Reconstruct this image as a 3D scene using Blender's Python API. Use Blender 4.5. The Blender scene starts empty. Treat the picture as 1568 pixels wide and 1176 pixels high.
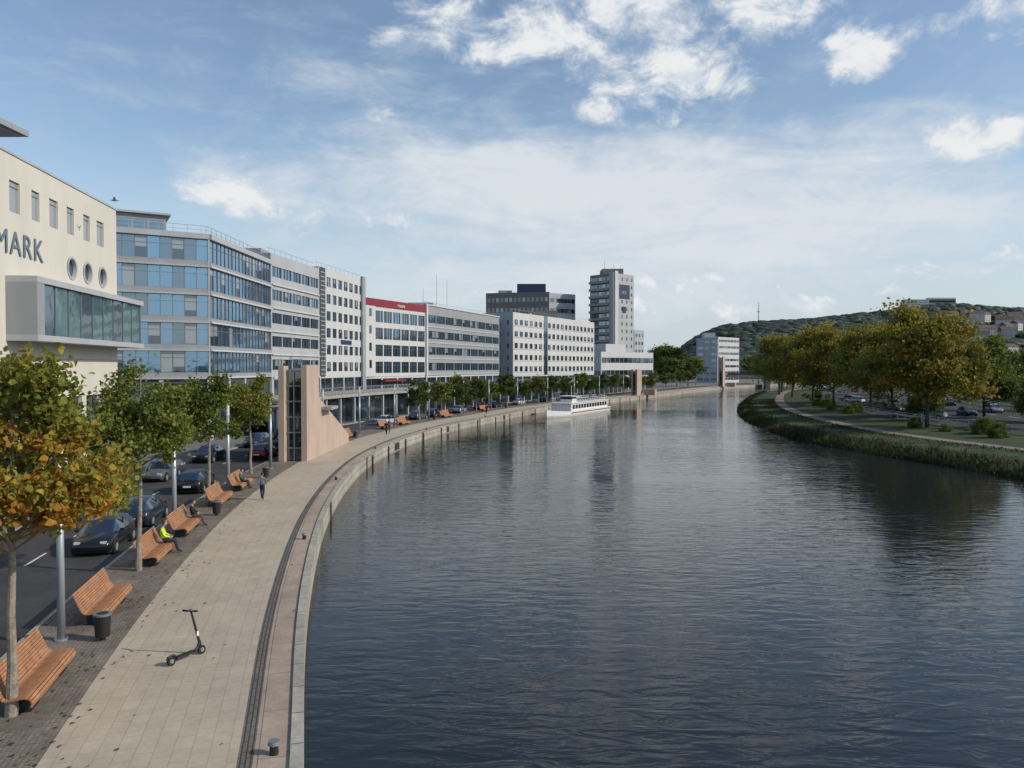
import bpy, math, random, numpy as np
from mathutils import Vector, Matrix
random.seed(7); rng=np.random.default_rng(11)
S=bpy.context.scene
COL=S.collection
F=1180.0; H=8.5; HZ=562.0; WZ=-1.1

# ------------------------------------------------------------ materials
MATS={}
def newmat(name):
    m=bpy.data.materials.new(name); m.use_nodes=True
    nt=m.node_tree; b=nt.nodes['Principled BSDF']; return m,nt,b
def mat(name,col,rough=0.7,metal=0.0,var=0.15,scale=1.5,bump=0.0,bscale=20,spec=0.4,streak=0):
    if name in MATS: return MATS[name]
    m,nt,b=newmat(name)
    b.inputs['Roughness'].default_value=rough; b.inputs['Metallic'].default_value=metal
    b.inputs['Specular IOR Level'].default_value=spec
    tc=nt.nodes.new('ShaderNodeTexCoord')
    n=nt.nodes.new('ShaderNodeTexNoise'); n.inputs['Scale'].default_value=scale; n.inputs['Detail'].default_value=6
    n.inputs['Roughness'].default_value=0.65
    if streak:
        mp=nt.nodes.new('ShaderNodeMapping'); mp.inputs['Scale'].default_value=(1,1,streak); nt.links.new(tc.outputs['Object'],mp.inputs[0]); nt.links.new(mp.outputs[0],n.inputs['Vector'])
    else: nt.links.new(tc.outputs['Object'],n.inputs['Vector'])
    r=nt.nodes.new('ShaderNodeValToRGB')
    r.color_ramp.elements[0].position=0.3; r.color_ramp.elements[1].position=0.7
    c0=[max(0,c*(1-var)) for c in col]+[1]; c1=[min(1,c*(1+var)) for c in col]+[1]
    r.color_ramp.elements[0].color=c0; r.color_ramp.elements[1].color=c1
    nt.links.new(n.outputs['Fac'],r.inputs['Fac']); nt.links.new(r.outputs['Color'],b.inputs['Base Color'])
    if bump>0:
        n2=nt.nodes.new('ShaderNodeTexNoise'); n2.inputs['Scale'].default_value=bscale; n2.inputs['Detail'].default_value=4
        nt.links.new(tc.outputs['Object'],n2.inputs['Vector'])
        bp=nt.nodes.new('ShaderNodeBump'); bp.inputs['Strength'].default_value=bump; bp.inputs['Distance'].default_value=0.05
        nt.links.new(n2.outputs['Fac'],bp.inputs['Height']); nt.links.new(bp.outputs['Normal'],b.inputs['Normal'])
    MATS[name]=m; return m
def glassmat(name,col,gl=0.35,tint=(0.75,0.85,0.92),rough=0.04):
    m,nt,b=newmat(name)
    b.inputs['Base Color'].default_value=(*col,1); b.inputs['Roughness'].default_value=0.15
    g=nt.nodes.new('ShaderNodeBsdfGlossy'); g.inputs['Color'].default_value=(*tint,1); g.inputs['Roughness'].default_value=rough
    tc=nt.nodes.new('ShaderNodeTexCoord'); n=nt.nodes.new('ShaderNodeTexNoise'); n.inputs['Scale'].default_value=0.6
    bp=nt.nodes.new('ShaderNodeBump'); bp.inputs['Strength'].default_value=0.25; bp.inputs['Distance'].default_value=0.05
    nt.links.new(tc.outputs['Object'],n.inputs['Vector']); nt.links.new(n.outputs['Fac'],bp.inputs['Height']); nt.links.new(bp.outputs['Normal'],g.inputs['Normal'])
    mx=nt.nodes.new('ShaderNodeMixShader'); mx.inputs[0].default_value=gl
    out=nt.nodes['Material Output']
    nt.links.new(b.outputs[0],mx.inputs[1]); nt.links.new(g.outputs[0],mx.inputs[2]); nt.links.new(mx.outputs[0],out.inputs['Surface'])
    MATS[name]=m; return m
glassmat('glass_dark',(0.010,0.016,0.022),0.18,(.65,.8,.95))
glassmat('glass_mid',(0.025,0.045,0.06),0.3,(.62,.8,.95))
glassmat('glass_blue',(0.02,0.055,0.095),0.45,(0.50,0.76,1.0))
glassmat('glass_blind',(0.24,0.26,0.28),0.15)
glassmat('glass_teal',(0.03,0.09,0.10),0.28,(0.65,0.88,0.92))
mat('render_cream',(0.56,0.54,0.48),0.85,var=0.07,scale=0.5,streak=.25)
mat('white_panel',(0.50,0.51,0.515),0.6,var=0.07,scale=0.5,streak=.3)
mat('grey_panel',(0.27,0.29,0.31),0.5,var=0.1,scale=0.5,streak=.3)
mat('light_grey',(0.37,0.39,0.41),0.55,var=0.09,scale=0.5,streak=.3)
mat('dark_panel',(0.06,0.065,0.07),0.5,var=0.2)
mat('frame_grey',(0.20,0.22,0.24),0.45,metal=0.3,var=0.05)
mat('interior',(0.03,0.03,0.032),0.9)
mat('roofing',(0.18,0.18,0.18),0.9)
mat('red_panel',(0.21,0.022,0.035),0.6,var=0.08)
mat('blue_panel',(0.02,0.035,0.09),0.5)
mat('concrete',(0.32,0.30,0.275),0.85,var=0.18,scale=0.8,bump=0.15)
mat('sandstone',(0.43,0.335,0.275),0.85,var=0.12,scale=0.9,bump=0.15,bscale=12,streak=.3)
mat('brown_block',(0.19,0.17,0.155),0.8,var=0.1)
mat('steel',(0.38,0.42,0.46),0.4,metal=0.5,var=0.05)
mat('black_steel',(0.02,0.02,0.022),0.5)
mat('asphalt',(0.05,0.05,0.053),0.9,var=0.3,scale=0.7,bump=0.3,bscale=60)
mat('white_paint',(0.72,0.72,0.71),0.6,var=0.07)
mat('bark',(0.24,0.21,0.17),0.9,var=0.4,scale=6,bump=0.5,bscale=14)
mat('bark_dark',(0.06,0.05,0.04),0.9,var=0.4,scale=3)
mat('tyre',(0.015,0.015,0.015),0.8)
mat('soil',(0.16,0.14,0.11),0.95,var=0.3,scale=3,bump=0.6,bscale=30)
mat('grass',(0.042,0.058,0.020),0.95,var=0.6,scale=0.4,bump=1.0,bscale=5)
mat('path',(0.22,0.185,0.16),0.9,var=0.12,scale=1)
mat('terrain',(0.045,0.06,0.03),0.95,var=0.4,scale=0.03)
mat('skin',(0.45,0.27,0.2),0.6,var=0.05)
mat('hair',(0.05,0.035,0.025),0.8)
mat('lamp_glass',(0.6,0.62,0.62),0.3)
mat('roof_tile',(0.13,0.09,0.08),0.85,var=0.2)
mat('bench_wood',(0.36,0.175,0.085),0.55,var=0.3,scale=4)
def uvbrick(name,c1,c2,mort,bw,rh,ms,stain=0.2,rough=0.85):
    m,nt,b=newmat(name); b.inputs['Roughness'].default_value=rough; b.inputs['Specular IOR Level'].default_value=0.25
    uv=nt.nodes.new('ShaderNodeUVMap'); uv.uv_map='UVMap'
    br=nt.nodes.new('ShaderNodeTexBrick'); br.inputs['Scale'].default_value=1
    br.inputs['Brick Width'].default_value=bw; br.inputs['Row Height'].default_value=rh
    br.inputs['Mortar Size'].default_value=ms; br.inputs['Mortar Smooth'].default_value=0.3
    br.inputs['Color1'].default_value=(*c1,1); br.inputs['Color2'].default_value=(*c2,1); br.inputs['Mortar'].default_value=(*mort,1)
    nt.links.new(uv.outputs[0],br.inputs['Vector'])
    last=br.outputs['Color']
    for sc,stn in((0.3,stain),(1.3,stain*.7),(7.0,stain*.6)):
        n=nt.nodes.new('ShaderNodeTexNoise'); n.inputs['Scale'].default_value=sc; n.inputs['Detail'].default_value=8; n.inputs['Roughness'].default_value=0.7
        nt.links.new(uv.outputs[0],n.inputs['Vector'])
        mr=nt.nodes.new('ShaderNodeMapRange'); mr.inputs[1].default_value=0.3; mr.inputs[2].default_value=0.7; mr.inputs[3].default_value=1-stn; mr.inputs[4].default_value=1+stn*0.6
        nt.links.new(n.outputs['Fac'],mr.inputs[0])
        mx=nt.nodes.new('ShaderNodeMix'); mx.data_type='RGBA'; mx.blend_type='MULTIPLY'; mx.inputs[0].default_value=1
        nt.links.new(last,mx.inputs[6]); nt.links.new(mr.outputs[0],mx.inputs[7]); last=mx.outputs[2]
    nt.links.new(last,b.inputs['Base Color'])
    bp=nt.nodes.new('ShaderNodeBump'); bp.inputs['Strength'].default_value=0.4; bp.inputs['Distance'].default_value=0.01; bp.invert=True
    nt.links.new(br.outputs['Fac'],bp.inputs['Height']); nt.links.new(bp.outputs['Normal'],b.inputs['Normal'])
    MATS[name]=m
uvbrick('paving',(0.45,0.385,0.295),(0.48,0.415,0.32),(0.35,0.30,0.235),0.6,0.4,0.010,0.15)
uvbrick('coping',(0.38,0.305,0.24),(0.44,0.355,0.28),(0.20,0.17,0.14),2.4,1.0,0.015,0.25)
uvbrick('cobble',(0.20,0.175,0.145),(0.28,0.24,0.195),(0.16,0.14,0.115),0.12,0.12,0.015,0.45)
uvbrick('quay_stone',(0.38,0.36,0.31),(0.44,0.415,0.355),(0.16,0.15,0.12),1.6,0.5,0.03,0.35)
uvbrick('drain',(0.15,0.14,0.125),(0.18,0.165,0.145),(0.06,0.055,0.05),0.5,0.11,0.02,0.2)
uvbrick('sidewalk',(0.20,0.19,0.175),(0.23,0.22,0.20),(0.12,0.11,0.1),0.5,0.5,0.012,0.2)
def leafmat(name,trans=0.35):
    m,nt,b=newmat(name)
    a=nt.nodes.new('ShaderNodeAttribute'); a.attribute_name='col'
    nt.links.new(a.outputs['Color'],b.inputs['Base Color']); b.inputs['Roughness'].default_value=0.6
    b.inputs['Specular IOR Level'].default_value=0.3
    if trans:
        t=nt.nodes.new('ShaderNodeBsdfTranslucent'); nt.links.new(a.outputs['Color'],t.inputs['Color'])
        mx=nt.nodes.new('ShaderNodeMixShader'); mx.inputs[0].default_value=trans
        nt.links.new(b.outputs[0],mx.inputs[1]); nt.links.new(t.outputs[0],mx.inputs[2])
        nt.links.new(mx.outputs[0],nt.nodes['Material Output'].inputs['Surface'])
    MATS[name]=m
leafmat('leaf',.45); leafmat('hazy_forest_leaf',0)

# ------------------------------------------------------------ mesh helpers
class MB:
    def __init__(s): s.p={}
    def part(s,name,m):
        k=(name,m)
        if k not in s.p: s.p[k]=([],[])
        return s.p[k]
    def add(s,name,m,vs,fs):
        V,Fc=s.part(name,m); o=len(V); V.extend([tuple(v) for v in vs]); Fc.extend([tuple(o+i for i in f) for f in fs])
    def box(s,name,m,c,sz,M=None):
        x,y,z=[a/2 for a in sz]
        vs=[Vector((c[0]+i*x,c[1]+j*y,c[2]+k*z)) for i in(-1,1) for j in(-1,1) for k in(-1,1)]
        if M is not None: vs=[M@v for v in vs]
        s.add(name,m,vs,[(0,1,3,2),(4,6,7,5),(0,4,5,1),(2,3,7,6),(0,2,6,4),(1,5,7,3)])
    def cyl(s,name,m,p0,p1,r0,r1=None,n=12,cap=True):
        r1=r0 if r1 is None else r1
        p0=Vector(p0);p1=Vector(p1);d=(p1-p0).normalized()
        a=d.orthogonal().normalized(); b=d.cross(a)
        vs=[];fs=[]
        for p,r in((p0,r0),(p1,r1)):
            for i in range(n):
                t=2*math.pi*i/n; vs.append(p+(a*math.cos(t)+b*math.sin(t))*r)
        for i in range(n): fs.append((i,(i+1)%n,n+(i+1)%n,n+i))
        if cap: fs.append(tuple(range(n))[::-1]); fs.append(tuple(range(n,2*n)))
        s.add(name,m,vs,fs)
    def tube(s,name,m,pts,rs,n=8):
        for i in range(len(pts)-1): s.cyl(name,m,pts[i],pts[i+1],rs[i],rs[i+1],n,True)
    def emit(s,name,loc=(0,0,0),rot=0,scale=1,smooth=()):
        e=bpy.data.objects.new(name,None); COL.objects.link(e); e.location=loc; e.rotation_euler=(0,0,rot); e.scale=(scale,)*3
        for (pn,m),(V,Fc) in s.p.items():
            me=bpy.data.meshes.new(pn); me.from_pydata(V,[],Fc); me.materials.append(MATS[m]); me.update()
            if pn in smooth: me.polygons.foreach_set('use_smooth',[True]*len(me.polygons))
            o=bpy.data.objects.new(pn,me); COL.objects.link(o); o.parent=e
        return e
def dup(e,name,loc,rot,scale=1):
    n=bpy.data.objects.new(name,None); COL.objects.link(n); n.location=loc; n.rotation_euler=(0,0,rot); n.scale=(scale,)*3
    for c in e.children:
        o=bpy.data.objects.new(c.name.split('.')[0],c.data); COL.objects.link(o); o.parent=n; o.matrix_local=c.matrix_local.copy()
    return n
def meshobj(name,V,Fc,mats,uv=None):
    me=bpy.data.meshes.new(name); me.from_pydata(V,[],Fc)
    for m in mats: me.materials.append(MATS[m])
    if uv is not None:
        l=me.uv_layers.new(name='UVMap')
        for lp in me.loops: l.data[lp.index].uv=uv[lp.vertex_index]
    me.update(); o=bpy.data.objects.new(name,me); COL.objects.link(o); return o

# ------------------------------------------------------------ curves
class Curve:
    def __init__(s,P,step=1.5):
        P=[np.array(p,float) for p in P]; pts=[]
        for i in range(1,len(P)-2):
            p0,p1,p2,p3=P[i-1:i+3]
            n=max(4,int(np.linalg.norm(p2-p1)/0.5))
            for k in range(n):
                t=k/n
                pts.append(0.5*((2*p1)+(-p0+p2)*t+(2*p0-5*p1+4*p2-p3)*t*t+(-p0+3*p1-3*p2+p3)*t**3))
        pts=np.array(pts)
        for _ in range(60): pts[1:-1]=(pts[:-2]+2*pts[1:-1]+pts[2:])/4
        d=np.r_[0,np.cumsum(np.linalg.norm(np.diff(pts,axis=0),axis=1))]
        n=int(d[-1]/step); s.L=d[-1]; s.s=np.linspace(0,s.L,n)
        s.x=np.interp(s.s,d,pts[:,0]); s.y=np.interp(s.s,d,pts[:,1])
        tx=np.gradient(s.x);ty=np.gradient(s.y)
        k=np.ones(9)/9
        tx=np.convolve(np.pad(tx,4,'edge'),k,'valid'); ty=np.convolve(np.pad(ty,4,'edge'),k,'valid')
        l=np.hypot(tx,ty); s.tx=tx/l; s.ty=ty/l
    def at(s,q,off=0):
        x=np.interp(q,s.s,s.x);y=np.interp(q,s.s,s.y);tx=np.interp(q,s.s,s.tx);ty=np.interp(q,s.s,s.ty)
        return x-ty*off, y+tx*off, math.atan2(ty,tx)
    def sY(s,Y): return float(np.interp(Y,s.y,s.s))
quay=Curve([(5,-40),(3.5,-22),(-1.6,4),(-4.45,16.3),(-6.25,22.9),(-8.54,32.6),(-11.1,46),(-13.0,61.5),(-13.7,76.6),(-12.5,94.6),(-8.3,116.6),(-2.7,133.7),(6.3,161.8),(26.2,204.7),(43.7,238.8),(62.8,278),(92,334),(108,358),(150,412),(220,480),(320,560),(400,600)])
shore=Curve([(60,-60),(55,-30),(50,20),(47,45),(43.5,65.5),(41.6,77),(38.9,90),(38.2,107),(43.5,145),(58,195),(84,263),(114,318),(160,380),(230,445),(330,520),(400,560)])
def strip(name,cv,offs,zs,m,s0=0,s1=None,side=1):
    idx=[i for i in range(len(cv.s)) if cv.s[i]>=s0 and (s1 is None or cv.s[i]<=s1)]
    V=[];Fc=[];UV=[];k=len(offs)
    for j,i in enumerate(idx):
        acc=0
        for a,(o,z) in enumerate(zip(offs,zs)):
            if a: acc+=math.hypot(o-offs[a-1],z-zs[a-1])
            V.append((cv.x[i]-cv.ty[i]*o*side, cv.y[i]+cv.tx[i]*o*side, z)); UV.append((cv.s[i],(offs[0] if offs[0] else 0)+acc))
        if j:
            for a in range(k-1):
                b=j*k+a; q=(b-k,b-k+1,b+1,b)
                Fc.append(q[::-1] if side==1 else q)
    return meshobj(name,V,Fc,[m],UV)
strip('quay_wall',quay,[0.0,0.0,0.28],[-2.5,0.06,0.06],'quay_stone')
strip('quay_coping_pavement',quay,[0.28,0.30,1.05],[0.06,0.0,0.0],'coping')
strip('drain_channel',quay,[1.05,1.38],[-0.004,-0.004],'drain')
strip('promenade_pavement',quay,[1.38,5.5],[0,0],'paving')
strip('cobble_pavement',quay,[5.5,8.45],[0.0,0.0],'cobble')
strip('road',quay,[8.6,15.6],[-0.12,-0.12],'asphalt')
strip('road_kerb',quay,[8.45,8.6,8.6],[0.0,0.0,-0.2],'concrete')
strip('pavement_kerb',quay,[15.6,15.6,15.8],[-0.2,0.0,0.0],'concrete')
strip('pavement',quay,[15.8,80,700],[0,0,0],'sidewalk')
V=[];Fc=[]
for q in np.arange(quay.sY(15),quay.sY(230),5.6):
    x,y,a=quay.at(q,12.2); dx,dy=math.cos(a)*1.2,math.sin(a)*1.2; nx,ny=-math.sin(a)*.05,math.cos(a)*.05; o=len(V)
    V+=[(x-dx-nx,y-dy-ny,-.116),(x+dx-nx,y+dy-ny,-.116),(x+dx+nx,y+dy+ny,-.116),(x-dx+nx,y-dy+ny,-.116)];Fc.append((o,o+1,o+2,o+3))
meshobj('road_marking',V,Fc,['white_paint'])
# water & ground
m,nt,b=newmat('water')
b.inputs['Base Color'].default_value=(0.014,0.020,0.024,1); b.inputs['Roughness'].default_value=0.055; b.inputs['IOR'].default_value=1.34
tc=nt.nodes.new('ShaderNodeTexCoord')
def wn(sc,vec,det,dist):
    mp=nt.nodes.new('ShaderNodeMapping'); mp.inputs['Scale'].default_value=vec; mp.inputs['Rotation'].default_value=(0,0,0.12)
    n=nt.nodes.new('ShaderNodeTexNoise'); n.inputs['Scale'].default_value=sc; n.inputs['Detail'].default_value=det; n.inputs['Distortion'].default_value=dist
    nt.links.new(tc.outputs['Object'],mp.inputs[0]); nt.links.new(mp.outputs[0],n.inputs['Vector']); return n
n1=wn(1.1,(0.6,1.6,1),3,0.6); n2=wn(0.2,(0.6,1.3,1),2,0.3); n3=wn(0.022,(1,1.6,1),3,0.5)
mr=nt.nodes.new('ShaderNodeMapRange'); mr.inputs[1].default_value=.38; mr.inputs[2].default_value=.62; mr.inputs[3].default_value=.25; mr.inputs[4].default_value=1.0
nt.links.new(n3.outputs['Fac'],mr.inputs[0])
b1=nt.nodes.new('ShaderNodeBump'); b1.inputs['Distance'].default_value=0.06
nt.links.new(mr.outputs[0],b1.inputs['Strength']); nt.links.new(n1.outputs['Fac'],b1.inputs['Height'])
b2=nt.nodes.new('ShaderNodeBump'); b2.inputs['Distance'].default_value=0.08; b2.inputs['Strength'].default_value=0.5
nt.links.new(n2.outputs['Fac'],b2.inputs['Height']); nt.links.new(b1.outputs['Normal'],b2.inputs['Normal']); nt.links.new(b2.outputs['Normal'],b.inputs['Normal'])
MATS['water']=m
meshobj('river_water',[(-60,-80,WZ),(500,-80,WZ),(500,700,WZ),(-60,700,WZ)],[(0,1,2,3)],['water'])
meshobj('ground',[(-6000,-3000,-2.6),(6000,-3000,-2.6),(6000,8000,-2.6),(-6000,8000,-2.6)],[(0,1,2,3)],['terrain'])
# right bank
strip('river_bank_grass',shore,[-0.5,0.6,2.0,4.0,8.2],[-1.7,-0.75,-0.25,0.05,0.28],'grass',side=-1)
strip('river_path',shore,[8.2,10.2],[0.285,0.285],'path',side=-1)
strip('meadow_grass',shore,[10.2,14,20],[0.28,0.5,0.7],'grass',side=-1)
strip('highway_road',shore,[20,46],[0.68,0.68],'asphalt',side=-1)
strip('verge_grass',shore,[46,60],[0.7,1.2],'grass',side=-1)
edge=[(shore.x[i]+shore.ty[i]*60,shore.y[i]-shore.tx[i]*60,1.2) for i in range(0,len(shore.s),6)]
meshobj('valley_ground',edge+[(3000,900,1.2),(5000,-500,1.2),(2000,-500,1.2)],[tuple(range(len(edge)+3))],['terrain'])
for off in(29.5,38.5):
    V=[];Fc=[]
    for q in np.arange(10,300,9):
        x,y,a=shore.at(q,-off); c,s_=math.cos(a),math.sin(a); o=len(V)
        V+=[(x+s_*.08,y-c*.08,.685),(x+c*3.5+s_*.08,y+s_*3.5-c*.08,.685),(x+c*3.5-s_*.08,y+s_*3.5+c*.08,.685),(x-s_*.08,y+c*.08,.685)];Fc.append((o,o+1,o+2,o+3))
    meshobj('lane_marking',V,Fc,['white_paint'])

# ------------------------------------------------------------ facades
class Fac:
    def __init__(s,mb,p0,p1):
        s.mb=mb; s.p0=Vector(p0); d=Vector(p1)-s.p0; s.L=d.length; s.t=d/s.L; s.n=Vector((s.t.y,-s.t.x))
    def P(s,a,d,z): q=s.p0+s.t*a+s.n*d; return (q.x,q.y,z)
    def box(s,part,m,a0,a1,d0,d1,z0,z1):
        vs=[s.P(a,d,z) for a in(a0,a1) for d in(d0,d1) for z in(z0,z1)]
        s.mb.add(part,m,vs,[(0,1,3,2),(4,6,7,5),(0,4,5,1),(2,3,7,6),(0,2,6,4),(1,5,7,3)])
    def quad(s,part,m,a0,a1,d,z0,z1):
        s.mb.add(part,m,[s.P(a0,d,z0),s.P(a1,d,z0),s.P(a1,d,z1),s.P(a0,d,z1)],[(0,1,2,3)])
def facade(mb,p0,p1,z0,z1,nf,nb,ww=0.6,sill=0.3,wh=0.5,wall='white_panel',mull=1,glass=('glass_dark','glass_mid','glass_mid','glass_blind'),T=0.28,par=0.6,frame='frame_grey',a0=None,a1=None,slab=None,transom=False):
    f=Fac(mb,p0,p1); A0=0 if a0 is None else a0; A1=f.L if a1 is None else a1
    fh=(z1-par-z0)/nf; bw=(A1-A0)/nb
    f.box('wall',wall,A0,A1,0.0,T,z1-par,z1)
    for i in range(nf):
        zb=z0+i*fh; zs=zb+sill*fh; zt=zs+wh*fh
        f.box('wall',wall,A0,A1,0,T,zb,zs)
        if zt<zb+fh-0.02: f.box('wall',wall,A0,A1,0,T,zt,zb+fh)
        if slab: f.box('slab',slab,A0-.1,A1+.1,T+.003,T+.25,zb-.08,zb+.10)
        for j in range(nb):
            c=A0+(j+.5)*bw; w0=c-ww*bw/2; w1=c+ww*bw/2
            if ww<0.985:
                if j==0: f.box('wall',wall,A0,w0,0,T-.002,zs,zt)
                nx=w1+(1-ww)*bw if j<nb-1 else A1
                f.box('wall',wall,w1,nx,0,T-.002,zs,zt)
            k=mull
            for q in range(k):
                g0=w0+(w1-w0)*q/k; g1=w0+(w1-w0)*(q+1)/k
                g=random.choice(glass)
                if g=='glass_blind':
                    h=random.uniform(.3,1)
                    zz=zt-(zt-zs)*h
                    f.quad('windows',g,g0,g1,.10,zz,zt)
                    if h<.97: f.quad('windows','glass_dark',g0,g1,.10,zs,zz)
                else: f.quad('windows',g,g0,g1,.10,zs,zt)
                f.box('frames',frame,g0-.03,g0+.03,.10,.17,zs,zt)
            f.box('frames',frame,w1-.03,w1+.03,.10,.175,zs,zt)
            f.box('frames',frame,w0,w1,.10,.16,zs,zs+.06)
            if transom: f.box('frames',frame,w0,w1,.10,.158,zs+(zt-zs)*.7,zs+(zt-zs)*.7+.05)
    return f
def core(mb,poly,z0,z1,inset=0):
    n=len(poly); V=[(p[0],p[1],z0) for p in poly]+[(p[0],p[1],z1) for p in poly]
    mb.add('core','interior',V,[(i,(i+1)%n,n+(i+1)%n,n+i) for i in range(n)])
    mb.add('roof','roofing',V[n:],[tuple(range(n))])
def boxbuild(mb,p0,p1,D,z0,z1,fr,sd=None,side='both'):
    t=(Vector(p1)-Vector(p0)).normalized(); n=Vector((-t.y,t.x))
    q0=Vector(p0)+n*D; q1=Vector(p1)+n*D
    core(mb,[p0,p1,tuple(q1),tuple(q0)],z0-1,z1-.3)
    f=facade(mb,p0,p1,z0,z1,**fr)
    sd=sd or fr
    facade(mb,tuple(q0),p0,z0,z1,**sd); facade(mb,p1,tuple(q1),z0,z1,**sd)
    w=fr.get('wall','white_panel')
    for a0,a1 in((-.283,0.0),(f.L,f.L+.283)): f.box('corner',w,a0,a1,0.0,.283,z0,z1+.004)
    fb=Fac(mb,tuple(q1),tuple(q0)); fb.box('wall_back',w,-.28,fb.L+.28,0,.28,z0,z1)
    return f
def rooftop(mb,p0,p1,D,z,n,seed):
    r=random.Random(seed); t=(Vector(p1)-Vector(p0)); L=t.length; t.normalize(); nn=Vector((-t.y,t.x)); a=math.atan2(t.y,t.x)
    for i in range(n):
        q=Vector(p0)+t*r.uniform(2,L-2)+nn*r.uniform(1.5,D-2); h=r.uniform(.5,1.6); M=Matrix.Translation((q.x,q.y,z-.3+h/2))@Matrix.Rotation(a,4,'Z')
        mb.box('roof_unit',r.choice(['light_grey','grey_panel','steel']),(0,0,0),(r.uniform(.8,3),r.uniform(.8,2),h),M)
    for i in range(int(L/2)):
        q=Vector(p0)+t*(i*2+.5)+nn*.4; mb.cyl('roof_rail','steel',(q.x,q.y,z-.3),(q.x,q.y,z+.9),.025,n=5)
    q0=Vector(p0)+nn*.4; q1=Vector(p1)+nn*.4; mb.cyl('roof_rail','steel',(q0.x,q0.y,z+.9),(q1.x,q1.y,z+.9),.03,n=5)

# --- cinema-like cream building
mb=MB(); A=(-27.9,35); B=(-31.2,60)
core(mb,[A,B,(-56,63),(-53,33)],-1,20.2)
f=Fac(mb,A,B); L=f.L
def aY(Y): return (Y-35)/25*L
wins=sorted([(44.3,45.5),(46.9,47.9),(49.2,50.4),(51.7,52.8),(54.3,55.4),(56.6,57.9),(41.8,42.9),(39.2,40.3)])
T=.35
f.box('wall','render_cream',0,L,0,T,19.25,20.7)
f.box('wall','render_cream',0,L,0,T,16.9,17.45)
prev=0
for a,c in wins:
    f.box('wall','render_cream',prev,aY(a),0,T-.002,17.45,19.25); prev=aY(c)
    f.quad('windows','glass_blind',aY(a),aY(c),.22,17.45,19.25)
    f.box('frames','frame_grey',aY(a),aY(a)+.07,.12,.25,17.45,19.25); f.box('frames','frame_grey',aY(a),aY(c),.12,.26,18.9,18.96)
    f.box('frames','frame_grey',aY(a),aY(c),.12,.24,17.45,17.52)
f.box('wall','render_cream',prev,L,0,T-.002,17.45,19.25)
zc=15.2; R=.74; cs=[aY(52.4),aY(54.95),aY(57.6)]
x=0; hw=1.0
for c in cs:
    f.box('wall','render_cream',x,c-hw,0,T,13.7,16.9); x=c+hw
    f.box('wall','render_cream',c-hw,c+hw,0,T,zc+hw,16.9); f.box('wall','render_cream',c-hw,c+hw,0,T,13.7,zc-hw)
    n=32; V=[]
    for i in range(n):
        t=2*math.pi*i/n; cx,sx=math.cos(t),math.sin(t); k=hw/max(abs(cx),abs(sx))
        V+= [f.P(c+cx*R,T-.003,zc+sx*R),f.P(c+cx*k,T-.003,zc+sx*k),f.P(c+cx*R,.08,zc+sx*R),f.P(c+cx*(R-.1),T+.04,zc+sx*(R-.1)),f.P(c+cx*(R+.06),T+.04,zc+sx*(R+.06)),f.P(c+cx*(R-.1),.15,zc+sx*(R-.1))]
    mb.add('wall','render_cream',V,[(6*i,6*i+1,6*((i+1)%n)+1,6*((i+1)%n)) for i in range(n)]+[(6*i,6*((i+1)%n),6*((i+1)%n)+2,6*i+2) for i in range(n)])
    mb.add('porthole_rim','light_grey',V,[(6*i+3,6*i+4,6*((i+1)%n)+4,6*((i+1)%n)+3) for i in range(n)]+[(6*i+3,6*((i+1)%n)+3,6*((i+1)%n)+5,6*i+5) for i in range(n)])
    mb.add('porthole_glass','glass_mid',[f.P(c+math.cos(2*math.pi*i/n)*R,.13,zc+math.sin(2*math.pi*i/n)*R) for i in range(n)],[tuple(range(n))])
    f.box('frames','frame_grey',c-.03,c+.03,.14,.2,zc-R,zc+R)
f.box('wall','render_cream',x,L,0,T,13.7,16.9)
f.box('wall','render_cream',0,L,0,T,6.5,13.7)
f.box('wall_end','render_cream',L,L+.35,-20,T,6.5,20.72)
f.box('cornice','light_grey',-.05,L+.4,-.3,T+.06,20.72,20.85)
f.box('wall_groove','grey_panel',0,L,T,T+.01,9.0,9.05)
ba=aY(44.3); bb=L+1.2
f.box('bay_slab','light_grey',ba-.6,bb,T,T+1.7,13.35,13.7)
f.box('bay_slab','light_grey',ba-.6,bb,T,T+1.7,10.0,10.35)
f.box('bay_frame','grey_panel',ba-.6,ba+.3,T,T+1.68,10.35,13.35)
nw=9
for i in range(nw):
    g0=ba+.3+(bb-ba-.45)*i/nw; g1=ba+.3+(bb-ba-.45)*(i+1)/nw
    f.quad('bay_glass','glass_teal' if i%3 else 'glass_mid',g0,g1,T+1.45,10.35,13.35)
    f.box('bay_frame','frame_grey',g1-.02,g1+.02,T+1.45,T+1.50,10.35,13.35)
f.box('bay_glass','glass_teal',bb-.12,bb-.08,T,T+1.5,10.35,13.35)
for i in range(8):
    a=L*i/8
    f.box('column','render_cream',a,a+.7,0,T,0,6.5); 
    f.quad('shop_glass','glass_dark',a+.7,L*(i+1)/8,.1,.2,6.5); f.box('frames','frame_grey',a+.7,L*(i+1)/8,.1,.2,3.2,3.35); f.box('frames','frame_grey',a+1.9,a+2.0,.1,.2,0,6.5)
mb.box('canopy_roof','grey_panel',(-34.2,44.4,23.2),(7.4,9.2,.35)); mb.box('canopy_roof','light_grey',(-34.2,44.4,22.98),(6.8,8.6,.1))
mb.cyl('canopy_post','steel',(-31.3,46.5,20.2),(-31.3,46.5,23),.1); mb.cyl('canopy_post','steel',(-31.0,42.5,20.2),(-31.0,42.5,23),.1)
mb.box('penthouse','glass_mid',(-36.5,44,21.6),(5,7,2.6))
e=mb.emit('cinema_building')
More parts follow.
